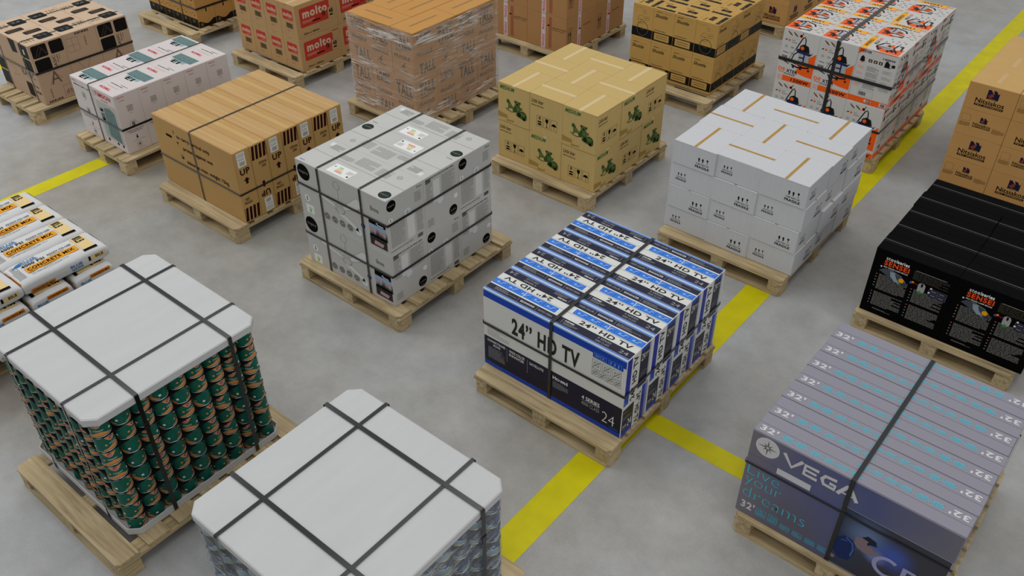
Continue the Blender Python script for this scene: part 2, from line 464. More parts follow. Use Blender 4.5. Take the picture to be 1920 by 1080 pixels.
# ================================================================== 1 ceiling fan cartons
def stack_fans():
    x0, x1, y0, y1 = -4.454, -3.593, 3.143, 4.147
    pallet(-4.006, 3.67, 1.02, 1.2, W7, 'pallet under the six grey ceiling fan cartons')
    w = x1-x0; d = (y1-y0)/3; h = .418
    GB = mat('light_grey_carton', '#BFBEB9', .5, .35, var=.03, vscale=3)
    GR = mat('fan_outline_grey', '#9A9A97', .6, .2); PALE = mat('pale_grey_print', '#D8D7D3', .5, .3)
    DG = mat('dark_green_disc', '#1C2A26', .5, .3); BLUE = mat('pale_blue_print', '#A9C7DC', .5, .3)
    GRN = mat('lime_print', '#8FBF5A', .5, .3); PINK = mat('dusk_pink_print', '#B8959A', .5, .3); SK = mat('sky_print', '#8FB0C8', .5, .3)
    PLUM = mat('plum_print', '#3B2630', .5, .3); LEAF = mat('dark_leaf_print', '#1D2A1E', .5, .3); BL2 = mat('navy_badge', '#24407F', .5, .3)
    def fan_front(f, w, h):
        f.circ(.075, .335, .062, INK, 1, 30); f.text('inspire', .03, .32, .09, .028, GREYINK, 2)
        f.circ(.075, .135, .026, WHITE, 1, 18); f.text('5', .067, .12, .016, .03, INK, 2, .03)
        f.rect(.05, .015, .13, .085, WHITE, 1); f.rect(.08, .025, .1, .05, GRN, 2); f.rect(.075, .055, .11, .062, GRN, 2)
        # fan drawing
        def fan(pts, fill=PALE):
            f.poly(pts, fill, 1); f.line(pts+[pts[0]], .0022, GR, 2)
        f.ring(.40, .355, .03, .0028, GR, 2); f.line([(.40, .325), (.398, .25)], .012, GR, 2); f.line([(.40, .325), (.398, .25)], .008, PALE, 3)
        fan([(.15, .235), (.17, .245), (.37, .2), (.385, .18), (.37, .175), (.16, .215)])
        fan([(.44, .21), (.58, .33), (.64, .315), (.64, .27), (.46, .19)])
        fan([(.4, .16), (.47, .145), (.57, .1), (.58, .07), (.55, .072), (.44, .115), (.39, .13)])
        f.ring(.41, .18, .05, .0025, GR, 2, ry=.035); f.ring(.41, .17, .04, .0025, GR, 2, ry=.028)
        for k in range(4):
            cu = .265+.075*k; f.circ(cu, .068, .027, MIDGREY, 3, 20); f.ring(cu, .068, .022, .002, GB, 4)
            f.line([(cu-.012, .06), (cu+.012, .076)], .003, GB, 4); f.line([(cu-.012, .074), (cu+.01, .062)], .003, GB, 4)
        f.circ(.575, .068, .03, WHITE, 1, 20); f.ring(.575, .068, .027, .0018, BLUE, 2); f.line([(.555, .068), (.595, .068)], .003, BLUE, 2); f.line([(.575, .048), (.575, .088)], .003, BLUE, 2)
        f.circ(.625, .14, .02, BL2, 1, 14)
        f.text('Breva', .715, .3, .075, .035, MIDGREY, 2, .01)
        # night photograph panel
        f.rect(.685, .195, .84, .235, INK, 1); f.text('4', .75, .2, .02, .02, WHITE, 2); f.rect(.765, .2, .82, .207, WHITE, 2)
        f.rect(.685, .03, .84, .195, SK, 1); f.rect(.685, .13, .84, .165, PINK, 2)
        rr = random.Random(4)
        for k in range(16):
            cu = .69+.0098*k; f.poly([(cu, .1), (cu+.014, .1), (cu+.008, .13+.05*rr.random())], LEAF, 3)
        f.rect(.685, .07, .84, .112, LEAF, 3); f.rect(.685, .03, .84, .08, PLUM, 4)
        f.poly([(.72, .045), (.8, .04), (.815, .07), (.73, .075)], PINK, 5); f.rect(.73, .088, .76, .1, PLUM, 5)
    mb = MB(); mb.box(-w/2, w/2, -d/2, d/2, 0, h, GB, .003); F = boxfaces(mb, w, d, h)
    for f in (F['L'], F['B']): fan_front(f, w, h)
    f = F['L']
    # narrow side: info columns, inspire disc
    g = F['R']
    g.text('Breva', .275, .385, .045, .018, MIDGREY, 2); g.para(.25, .29, .06, .075, 7, GREYINK, 1, .45, seed=8)
    g.circ(.045, .365, .04, INK, 1, 26) ; g.text('inspire', .017, .356, .055, .017, GREYINK, 2)
    g.circ(.03, .26, .019, WHITE, 1, 14); g.text('5', .024, .25, .011, .021, INK, 2, .02)
    g.circ(.18, .255, .033, PALE, 2, 22); g.ring(.18, .255, .03, .003, BLUE, 3); g.line([(.16, .255), (.2, .255)], .003, BLUE, 2)
    g.line([(.18, .235), (.18, .275)], .003, BLUE, 2)
    g.rect(.17, .05, .235, .22, PALE, 1)
    g.para(.02, .05, .13, .17, 24, GREYINK, 1, .45, seed=5); g.para(.255, .06, .06, .17, 20, GREYINK, 1, .4, seed=6)
    g.para(.01, .015, .2, .018, 1, GREYINK, 1, .5, seed=7); g.barcode(.255, .012, .05, .028, INK, 1)
    # opposite side mirrors it (cartons alternate end for end)
    g = F['W']
    g.text('Breva', .25, .02, .045, .018, MIDGREY, 2, rot=2); g.circ(.27, .06, .04, INK, 1, 26); g.text('inspire', .243, .052, .055, .017, GREYINK, 2, rot=2)
    g.circ(.15, .2, .033, PALE, 2, 22); g.ring(.15, .2, .03, .003, BLUE, 3)
    g.circ(.3, .16, .019, WHITE, 1, 14); g.rect(.09, .2, .15, .37, PALE, 1)
    g.para(.17, .22, .13, .16, 22, GREYINK, 1, .45, seed=9); g.para(.02, .21, .06, .17, 18, GREYINK, 1, .4, seed=10)
    g.para(.02, .035, .06, .06, 6, GREYINK, 1, .45, seed=11); g.para(.02, .39, .27, .016, 1, MIDGREY, 1, .6, seed=12); g.barcode(.02, .37, .05, .03, INK, 1)
    t = F['T']
    t.line([(0, d*.5), (w, d*.5)], .0022, MIDGREY, 1)
    t.circ(w-.06, .055, .045, DG, 1, 26, ry=.04); t.text('inspire', w-.098, .045, .07, .018, GREYINK, 2)
    t.ring(w-.13, .26, .018, .0022, MIDGREY, 2); t.line([(w-.145, .26), (w-.115, .26)], .002, MIDGREY, 2)
    t.para(.22, .19, .12, .05, 6, GREYINK, 1, .4, seed=14); t.para(.36, .2, .17, .1, 9, GREYINK, 1, .42, seed=15)
    t.para(.56, .19, .11, .09, 8, GREYINK, 1, .42, seed=16); t.para(.08, .24, .1, .06, 5, MIDGREY, 1, .4, seed=17)
    t.rect(.045, .27, .085, .31, PALE, 1); t.text('Inspire', .03, .015, .05, .015, MIDGREY, 2)
    root = obj('ceiling_fan_carton', mb.mesh('ceiling_fan_carton'))
    sb = MB(); sb.box(-.15, .045, -.14, -.035, h, h+.0008, WHITE, .0002)
    T2 = Face(sb, (-w/2, -d/2, h+.0008), (1, 0, 0), (0, 1, 0), (0, 0, 1), w, d)
    for k, c in enumerate(('#D88A7C', '#E6B08A', '#E4D08C', '#C4D090', '#9CC49C')):
        T2.rect(.335+.0*k, .05+.013*k, .36+.008*(5-k), .06+.013*k, mat('energy_bar_%d' % k, c, .5, .3), 1)
    T2.circ(.46, .05, .008, INK, 1, 12); T2.circ(.3, .1, .006, MAT_BLUE, 1, 10)
    T2.para(.42, .07, .05, .04, 4, GREYINK, 1, .35, seed=3)
    en = obj('energy_label', sb.mesh('energy_label'), root); en['label'] = 'white energy rating sticker'
    tag(root, None, 'carton', 'grey ceiling fan cartons')
    first = True
    pos = {0: 'near the front of the pallet', 1: 'in the middle of the pallet', 2: 'at the far end of the pallet'}
    for tier in (0, 1):
        for k in range(3):
            y = y0+d*(k+.5); z = Z0+tier*h
            # the middle carton of the top tier and the outer ones of the lower tier are turned end for end
            fl = (k == 1) if tier == 1 else (k != 1)
            r = (0, 0, PI) if fl else (0, 0, 0)
            lab = 'grey ceiling fan carton, %s layer, %s' % (('lower', 'upper')[tier], pos[k])
            if first: root.location = (x0+w/2, y, z); root.rotation_euler = r; root['label'] = lab; first = False
            else: dup(root, (x0+w/2, y, z), r, lab)
    zt = Z0+2*h; G = 'straps around the grey ceiling fan cartons'
    strap('y', x0+.222, x0, x1, y0, y1, Z0, zt, 'lengthwise black strap over grey fan cartons, nearer the left corner', G)
    strap('y', x0+.627, x0, x1, y0, y1, Z0, zt, 'lengthwise black strap over grey fan cartons, nearer the right corner', G)
    strap('z', Z0+.653, x0, x1, y0, y1, Z0, zt, 'upper horizontal black strap around the grey fan cartons', G)
    strap('z', Z0+.25, x0, x1, y0, y1, Z0, zt, 'lower horizontal black strap around the grey fan cartons', G)
MAT_BLUE = mat('blue_ink', '#1E56A8', .5, .3)
stack_fans()

# ================================================================== 2 television cartons, blue and white
def stack_tv():
    x0, x1, y0, y1 = -2.772, -1.755, 3.109, 4.168
    pallet(-2.248, 3.586, 1.02, 1.2, W7, 'pallet under the blue and white 24 inch TV cartons')
    w = x1-x0; d = (y1-y0)/4; h = .594
    WB = mat('white_tv_board', '#D8D8D2', .4, .4); NV = mat('navy_print', '#17172E', .35, .5); BL = mat('royal_blue_print', '#083EAE', .35, .5)
    SKY = mat('bright_blue_print', '#0F6CD2', .35, .5); DB = mat('deep_blue_print', '#0A1E96', .35, .5); LB = mat('light_blue_print', '#7FB0EA', .35, .5)
    BK = mat('headline_black', '#2A2C2A', .5, .3); TXT = mat('grey_caption', '#9FA0A4', .5, .3)
    mb = MB(); mb.box(-w/2, w/2, -d/2, d/2, 0, h, WB, .003); F = boxfaces(mb, w, d, h); e = .004
    f = F['L']
    f.rect(e, h-.06, w-e, h-.004, BL, 1)
    f.rect(e, h-.012, w-e, h-.004, LB, 2)
    f.rect(e, .035, w-e, .235, NV, 1); f.rect(e, e, w-e, .035, BL, 1)
    f.text("24\u2019\u2019 HD TV", .22, .355, .49, .125, BK, 2, .035)
    f.text('CONNECTSHARE', .03, .2, .14, .018, WHITE, 2, .012); f.text('MOVIE', .075, .173, .055, .018, WHITE, 2, .012)
    f.para(.035, .07, .13, .09, 13, TXT, 2, .3, seed=2); f.rect(.182, .11, .184, .215, TXT, 2)
    f.text('WIDE COLOR', .2, .196, .12, .02, WHITE, 2, .012); f.text('ENHANCER', .2, .168, .115, .02, WHITE, 2, .012)
    f.rect(.34, .11, .342, .215, TXT, 2); f.text('SATELLITE', .357, .188, .105, .02, WHITE, 2, .012)
    f.rect(.515, .11, .517, .215, TXT, 2)
    f.text('H', .53, .18, .022, .025, WHITE, 2, .04); f.text('D', .556, .18, .026, .019, WHITE, 2, .03); f.text('mi', .588, .18, .05, .025, WHITE, 2, .04)
    f.para(.532, .115, .11, .05, 6, TXT, 2, .3, seed=4)
    f.text('4 SERIES', .74, .15, .125, .03, WHITE, 2, .012); f.rect(.74, .141, .865, .143, TXT, 2); f.text('4000 CLASS', .74, .108, .125, .025, TXT, 2)
    f.text('24', .885, .062, .085, .08, WHITE, 2, -.018); f.para(.94, .045, .06, .008, 1, SKY, 2, .6); f.text('www.', .03, .015, .03, .008, SKY, 2); f.para(.065, .014, .09, .01, 1, SKY, 2, .6)
    for k in range(2):
        f.para(.03, .25+.05*k, .17, .045, 5, GREYINK, 1, .3, seed=20+k)
    f.rr(.795, .505, .995, .55, .006, SKY, 2); f.rr(.797, .507, .993, .548, .006, BL, 3); f.text('BACK', .815, .517, .06, .02, LB, 4); f.frame(.805, .511, .885, .543, .0015, LB, 4)
    f.frame(.9, .511, .985, .543, .0015, LB, 4)
    for k in range(3): f.arrow(.915+.025*k, .516, .022, LB, 4)
    for j in range(2):
        n = 3+j; cw = .2/n
        for k in range(n):
            u = .795+cw*k; v = .43-.06*j if j == 0 else .375; s = cw*.86; hh = .062 if j == 0 else .05
            f.frame(u, v, u+s, v+hh, .0015, INK, 2); f.ring(u+s/2, v+hh/2, hh*.28, .0025, MIDGREY, 2, 10); f.line([(u+.005, v+.005), (u+s-.005, v+hh-.005)], .0022, INK, 2)
            f.line([(u+.01, v+hh-.012), (u+s-.012, v+.012)], .002, MIDGREY, 2)
    for nm in ('R', 'W'):
        g = F[nm]
        # halves turned end for end
        def half(T, rev):
            tx = 2 if rev else 0
            R = lambda a, b, c, q, m, l=1: g.rect(*( (a, b, c, q) if not rev else (d-c, h-q, d-a, h-b)), m, l)
            def X(s, a, b, ww, hh, m, bold, rt):
                if rev: a, b, rt = d-a-ww, h-b-hh, (rt+2) % 4
                g.text(s, a, b, ww, hh, m, 2, bold, rot=rt)
            R(.004, .3, .05, h-.004, DB); R(.004, .245, .05, .3, BL)
            X('T', .012, .255, .02, .02, LB, 0, 1)
            X("24\u2019\u2019 HD TV", .066, .245, .045, .33, BK, .03, 1)
            R(.004, .035, .115, .215, NV); R(.004, .004, .115, .035, BL)
            X('24', .062, .05, .042, .06, WHITE, 0, 0); X('SERIES', .012, .07, .042, .014, WHITE, .01, 0); X('4000', .012, .05, .042, .012, TXT, 0, 0)
            R(.012, .13, .1, .134, TXT); R(.012, .145, .07, .149, TXT); R(.012, .185, .05, .189, TXT)
        half(g, False)
        # far half: dark panel above, inverted headline and blue bar below
        g.rect(.135, .29, .225, h-.03, NV, 1); g.rect(.135, h-.03, .225, h-.004, BL, 1)
        g.text('Z4', .145, h-.1, .035, .05, WHITE, 2); g.text('SERIES', .185, h-.075, .035, .014, WHITE, 2, .01); g.text('BEST', .185, h-.095, .035, .014, TXT, 2)
        g.rect(.15, h-.2, .215, h-.197, TXT, 2); g.rect(.15, h-.22, .2, h-.217, TXT, 2)
        g.rect(.232, .004, .236, h-.004, BL, 1)
        g.text("24\u2019\u2019 HD TV", .135, .012, .045, .24, BK, 2, .03, rot=3)
        g.rect(.19, .004, .228, .2, DB, 1); g.rect(.19, .2, .228, .28, BL, 1); g.rect(.238, .004, .2415, .28, BL, 1); g.rect(.246, .004, .249, .28, BL, 1)
        g.rect(d-.012, .004, d-.004, h-.004, WB, 1)
    t = F['T']
    t.rect(e, e, w-e, .012, LB, 1); t.rect(e, d-.012, w-e, d-e, LB, 1); t.rect(e, .0125, w-e, .018, BL, 1); t.rect(e, d-.018, w-e, d-.0125, BL, 1)
    hx = w/2
    def tophalf(rev):
        def R(a, b, c, q, m, l=1):
            if rev: a, b, c, q = w-c, d-q, w-a, d-b
            t.rect(a, b, c, q, m, l)
        def X(s, a, b, ww, hh, m, bold=0.0, l=3):
            if rev: a, b = w-a-ww, d-b-hh
            t.text(s, a, b, ww, hh, m, l, bold, rot=2 if rev else 0)
        def Pp(a, b, ww, hh, n, sd, m=TXT):
            if rev: a, b = w-a-ww, d-b-hh
            t.para(a, b, ww, hh, n, m, 3, .35, seed=sd)
        # right half: navy, white headline, bright blue pictograms; far strip navy
        R(hx, .02, w-e, .078, NV, 1); R(hx, .198, w-e, d-.02, NV, 1)
        X('4 SERIES', hx+.27, .054, .09, .013, TXT, .01); X('4000 CLASS', hx+.27, .03, .09, .014, TXT); X('24', w-.085, .032, .055, .026, TXT)
        X('HDMI', hx+.05, .055, .06, .012, WHITE, .02); Pp(hx+.05, .028, .1, .022, 3, 31); R(hx+.035, .03, hx+.037, .07, TXT, 3)
        X("24\u2019\u2019 HD TV", hx+.12, .088, .345, .034, BK, .02)
        R(hx+.035, .136, w-.004, .19, WHITE, 1); R(hx+.04, .139, w-.004, .187, SKY, 2)
        for k in range(5):
            u = hx+.05+.092*k
            if rev: uu = w-u-.075; vv = d-.178
            else: uu = u; vv = .147
            t.frame(uu, vv, uu+.075, vv+.032, .0015, LB, 3); t.poly([(uu+.01, vv+.008), (uu+.03, vv+.006), (uu+.032, vv+.02), (uu+.016, vv+.024)], LB, 3); t.line([(uu+.036, vv+.008), (uu+.052, vv+.012), (uu+.05, vv+.022), (uu+.066, vv+.024)], .003, WHITE, 3)
        R(hx+.27, .142, hx+.275, .184, WHITE, 3)
        X('WIDE COLOR', hx+.03, .215, .1, .015, TXT, .01); X('ENHANCER', hx+.16, .215, .1, .015, WHITE, .01); Pp(hx+.29, .206, .16, .028, 4, 32)
        R(hx+.14, .205, hx+.142, .238, TXT, 3); R(hx+.275, .205, hx+.277, .238, TXT, 3)
    tophalf(False); tophalf(True)
    t.line([(0, d/2), (w, d/2)], .0015, GREYINK, 3)
    root = obj('television_carton', mb.mesh('television_carton')); tag(root, None, 'carton', 'blue and white television cartons')
    for k in range(4):
        lab = ['nearest blue and white TV carton, its broad side facing front', 'second blue and white TV carton from the front', 'third blue and white TV carton from the front', 'farthest blue and white TV carton at the back of its pallet'][k]
        loc = (x0+w/2, y0+d*(k+.5), Z0)
        if k == 0: root.location = loc; root['label'] = lab
        else: dup(root, loc, (0, 0, 0), lab)
    zt = Z0+h; G = 'straps around the television cartons'
    strap('y', x0+.508, x0, x1, y0, y1, Z0, zt, 'vertical black strap over the middle of the blue TV cartons', G, .022)
    strap('z', Z0+.332, x0, x1, y0, y1, Z0, zt, 'horizontal black strap around the blue and white TV cartons', G, .018)
stack_tv()

# ================================================================== 3x3 cartons (white fragile / brown bear)
def grid_names(nx, ny):
    cx = {3: ['left', 'middle', 'right'], 4: ['left', 'second from left', 'third from left', 'right'], 2: ['left', 'right'], 5: ['left', 'second', 'middle', 'fourth', 'right'], 1: ['']}[nx]
    cy = {2: ['front', 'back'], 3: ['front', 'middle', 'back'], 4: ['front', 'second', 'third', 'back'], 5: ['front', 'second', 'middle', 'fourth', 'back'], 1: ['']}[ny]
    return cx, cy
TIER = {1: [''], 2: ['bottom', 'top'], 3: ['bottom', 'middle', 'top'], 4: ['bottom', 'third', 'second', 'top']}
def grid(protos, spec, x0, y0, dx, dy, h, nx, ny, nt, what, group):
    """spec(i, j, t) -> (proto index, rotation z, offset); every carton gets its own label"""
    cx, cy = grid_names(nx, ny); used = set()
    for t in range(nt):
        for j in range(ny):
            for i in range(nx):
                p, rz, off = spec(i, j, t)
                if nx > 1: lab = '%s, %s layer, %s row, %s column' % (what, TIER[nt][t], cy[j], cx[i])
                else: lab = '%s, %s layer, %s row' % (what, TIER[nt][t], cy[j])
                if nt == 1: lab = lab.replace(',  layer', '')
                hid = t < nt-1 and j > 0 and i < nx-1
                if hid: lab = '%s buried inside the stack behind the visible ones' % what
                loc = (x0+dx*(i+.5)+off[0], y0+dy*(j+.5)+off[1], Z0+h*t); g = group + (' hidden inside' if hid else '')
                src = protos[p]
                if p not in used:
                    used.add(p); src.location = loc; src.rotation_euler = (0, 0, rz); src['label'] = lab; src['group'] = g
                else: dup(src, loc, (0, 0, rz), lab, g)

def tape_strip(root, w, d, h, width, m, over=.045, along='y', nm='packing_tape'):
    mb = MB(); t = .0006
    hw = width/2; hd = d/2
    prof = [(-hd-t, h-over), (-hd-t, h+t), (hd+t, h+t), (hd+t, h-over)]
    vs = []; fs = []
    for (y, z) in prof: vs += [(-hw, y, z), (hw, y, z)]
    fs = [(0, 1, 3, 2), (2, 3, 5, 4), (4, 5, 7, 6)]
    mb.raw(vs, fs, m)
    return obj(nm, mb.mesh(nm), root)

def stack_white():
    x0, x1, y0, y1 = -2.723, -1.693, 5.147, 6.195
    pallet(-2.209, 5.645, 1.02, 1.2, W7, 'pallet under the plain white fragile cartons')
    nx = 3; dx = (x1-x0)/3; dy = (y1-y0)/3; h = .183
    WB = mat('white_corrugated_board', '#C8C9CB', .55, .3, var=.03, vscale=2.5, stretch=(40, 40, 1))
    TP = mat('brown_paper_tape', '#B8924F', .5, .3, var=.12, vscale=20)
    SL = mat('tape_centre_line', '#9A7436', .6, .2)
    protos = []
    for v in range(1):
        w = dx-.003; d = dy+.006
        mb = MB(); mb.box(-w/2, w/2, -d/2, d/2, 0, h-.0012, WB, .003); F = boxfaces(mb, w, d, h-.0012)
        for nm in 'LB':
            f = F[nm]; u = .2
            f.arrow(u+.012, .075, .035, INK, 1, .02); f.arrow(u+.042, .075, .035, INK, 1, .02); f.glass(u+.078, .075, .034, INK, 1)
            f.text('THIS WAY UP', u-.008, .053, .1, .012, INK, 2, .01); f.text('FRAGILE', u-.013, .026, .11, .02, INK, 2, .035)
            f.line([(0, h-.007), (w, h-.007)], .001, GREYINK, 1)
        for nm in 'RW':
            f = F[nm]; u = .06
            f.arrow(u+.01, .09, .026, INK, 1, .015); f.arrow(u+.034, .09, .026, INK, 1, .015); f.glass(u+.062, .09, .026, INK, 1)
            f.text('THIS WAY UP', u-.004, .074, .078, .009, INK, 2, .01); f.text('FRAGILE', u-.008, .053, .085, .015, INK, 2, .035)
        root = obj('white_carton', mb.mesh('white_carton')); tag(root, None, 'carton')
        root['category'] = 'carton'
        tp = tape_strip(root, w, d-.004, h-.0012, .022, TP, .0)
        mb2 = MB(); mb2.raw([(-.0012, -d/2+.002, h-.0003), (.0012, -d/2+.002, h-.0003), (.0012, d/2-.002, h-.0003), (-.0012, d/2-.002, h-.0003)], [(0, 1, 2, 3)], SL)
        obj('tape_seam', mb2.mesh('tape_seam'), tp)
        protos.append(root)
    R = random.Random(3)
    def spec(i, j, t):
        rot = ((i+j) % 2 == 1) ^ ((3-t) % 2 == 1)
        st = .012 if t % 2 else 0
        o = (R.uniform(-.001, .001)+(st if i == 2 and j != 0 else 0)*(1 if t == 1 else 0), R.uniform(-.0015, .0015))
        return 0, (PI/2 if rot else 0), (o[0], o[1])
    grid(protos, spec, x0, y0, dx, dy, h, 3, 3, 4, 'white fragile carton', 'white fragile cartons with brown tape')
stack_white()

def stack_bear():
    x0, x1, y0, y1 = -4.387, -3.399, 5.168, 6.167
    pallet(-3.889, 5.668, 1.02, 1.2, W7, 'pallet under the yellow-brown teddy bear cartons')
    h = .339; dx = (x1-x0)/3; dy = (y1-y0)/3
    KB = mat('yellow_kraft_board', '#C5A96C', .6, .3, var=.05, vscale=3, stretch=(30, 30, 1))
    G1 = mat('green_print', '#3A4F27', .6, .1); G2 = mat('mid_green_print', '#566A38', .6, .1); G3 = mat('dark_green_print', '#27381F', .6, .1)
    GT = mat('headline_green', '#2B6B36', .6, .2); PL = mat('plank_print', '#A08444', .6, .2)
    CT = mat('clear_tape', '#D5BC8B', .3, .5)
    w = dx-.002; d = dy+.001
    mb = MB(); mb.box(-w/2, w/2, -d/2, d/2, 0, h-.001, KB, .003); F = boxfaces(mb, w, d, h-.001)
    for nm in 'LB':
        f = F[nm]
        f.text('MEDIUM', .022, .285, .15, .034, GT, 2, .03, .25)
        f.poly([(.0, .03), (.1, .035), (.1, .065), (.03, .075), (0, .08)], PL, 1); f.poly([(.09, .01), (.17, .018), (.165, .045), (.16, .03), (.09, .03)], PL, 1)
        teddy(f, .08, .08, .22, .135, G1, G2, G3)
        f.line([(0, .333), (w, .333)], .0015, SEAM, 1)
    for nm in 'RW':
        f = F[nm]
        f.text('Little bear', .02, .265, .12, .035, INK, 2, 0, .3); f.text('MADE IN HONG KONG', .022, .238, .12, .011, INK, 2, .01)
        for k in range(3):
            u = .075+.072*k; f.frame(u, .07, u+.06, .165, .002, INK, 1)
            if k == 0: f.text('8', u+.02, .13, .02, .028, INK, 2, .01); f.rect(u+.012, .105, u+.048, .118, INK, 1); f.rect(u+.012, .082, u+.048, .098, INK, 1)
            if k == 1: f.glass(u+.03, .08, .075, INK, 1)
            if k == 2: f.umbrella(u+.03, .08, .062, INK, 1)
        f.line([(0, .333), (d, .333)], .0015, SEAM, 1)
    root = obj('bear_carton', mb.mesh('bear_carton')); tag(root, None, 'carton')
    root['category'] = 'carton'
    tape_strip(root, w, d, h-.001, .034, CT, .014)
    def spec(i, j, t):
        rot = ((i+j) % 2 == 1) ^ (t == 0)
        return 0, (PI/2 if rot else 0), (0, 0)
    grid([root], spec, x0, y0, dx, dy, h, 3, 3, 2, 'kraft carton printed with a green bear', 'kraft bear cartons')
stack_bear()

# ================================================================== tall flat cartons with UP arrows
def stack_up():
    x0, x1, y0, y1 = -6.213, -5.188, 3.133, 4.18
    pallet(-5.695, 3.625, 1.02, 1.2, W7, 'pallet under the tan flat cartons marked UP')
    w = x1-x0; d = (y1-y0)/7; h = .6
    KB = mat('tan_board', '#B8925A', .6, .3, var=.05, vscale=3)
    KT = mat('warm_board_top', '#BD9866', .6, .3, var=.12, vscale=3.2, stretch=(.5, 9, 1))
    TP = mat('gold_tape', '#C1A067', .4, .4, var=.08, vscale=4, stretch=(1, 30, 1))
    mb = MB(); mb.box(-w/2, w/2, -d/2+.0008, d/2-.0008, 0, h, KB, .005); F = boxfaces(mb, w, d, h)
    F['T'].rect(.004, .005, w-.004, d-.004, KT, .5)
    f = F['L']
    f.rr(.155, .46, .235, .482, .01, BROWNINK, 1)
    f.text('to carry vertical only', .3, .475, .42, .04, BROWNINK, 2, .012, -.1); f.text('protect against wet', .36, .39, .38, .04, BROWNINK, 2, .012, -.1)
    f.text('sideways max. weight 15kg', .37, .275, .53, .044, BROWNINK, 2, .012, -.1)
    f.text('X', .262, .51, .02, .03, BROWNINK, 2); f.umbrella(.3, .42, .035, BROWNINK); f.rect(.31, .31, .34, .325, BROWNINK); f.frame(.31, .325, .34, .345, .003, BROWNINK)
    for nm, ww in (('R', d), ('W', d)):
        g = F[nm]
        g.text('UP', .035, .4, .085, .05, BROWNINK, 2, .03); g.arrow(.08, .32, .055, BROWNINK, 1, .055)
        g.text('VERY', .03, .185, .045, .022, BROWNINK, 2, .015); g.text('FRAGILE', .022, .155, .07, .022, BROWNINK, 2, .015)
        rr = .018
        for k in range(4):
            a = .008+.034*k
            g.poly([(a, .012), (a+.022, .012), (a+.034, .125), (a+.012, .125)], BROWNINK, 1)
        g.rect(.006, .012, .01, .125, BROWNINK, 1)
    root = obj('flat_carton', mb.mesh('flat_carton')); tag(root, None, 'carton', 'tan flat cartons standing on edge')
    for sx in (1,):
        sb = MB(); sb.box(w/2, w/2+.0007, -.045, .028, .468, .585, STICK, .0002)
        g = Face(sb, (w/2+.0007, -d/2, 0), (0, 1, 0), (0, 0, 1), (1, 0, 0), d, h)
        g.para(.036, .545, .06, .032, 3, GREYINK, 1, .4, seed=2); g.para(.036, .52, .055, .018, 2, GREYINK, 1, .4, seed=5); g.barcode(.045, .478, .045, .032, GREYINK, 1, 14)
        obj('barcode_label', sb.mesh('barcode_label'), root)['label'] = 'white barcode sticker'
    tb = MB(); tb.raw([(-w/2+.002, -.012, h+.0006), (w/2-.002, -.012, h+.0006), (w/2-.002, .01, h+.0006), (-w/2+.002, .01, h+.0006)], [(0, 1, 2, 3)], TP)
    obj('packing_tape', tb.mesh('packing_tape'), root)
    tb = MB(); tb.raw([(-w/2+.002, -.02, -.0003), (w/2-.002, -.02, -.0003), (w/2-.002, .018, -.0003), (-w/2+.002, .018, -.0003)], [(0, 1, 2, 3)], TP)
    obj('packing_tape', tb.mesh('packing_tape'), root)
    names = ['nearest', 'second nearest', 'third nearest', 'middle', 'third from the back', 'second from the back', 'farthest']
    for k in range(7):
        fl = k % 2 == 1
        loc = (x0+w/2, y0+d*(k+.5), Z0+.0005+(h if fl else 0)); r = (PI, 0, 0) if fl else (0, 0, 0)
        lab = '%s tan flat carton standing on edge, its end marked UP%s' % (names[k], ' upside down' if fl else '')
        if k == 0: root.location = loc; root['label'] = lab
        else: dup(root, loc, r, lab)
    G = 'straps around the tan flat cartons'; zt = Z0+h+.001
    strap('y', x0+.5, x0, x1, y0, y1, Z0, zt, 'vertical black strap over the tan UP cartons', G, .013)
    strap('z', Z0+.252, x0, x1, y0, y1, Z0, zt, 'horizontal black strap around the tan UP cartons', G, .014)
stack_up()

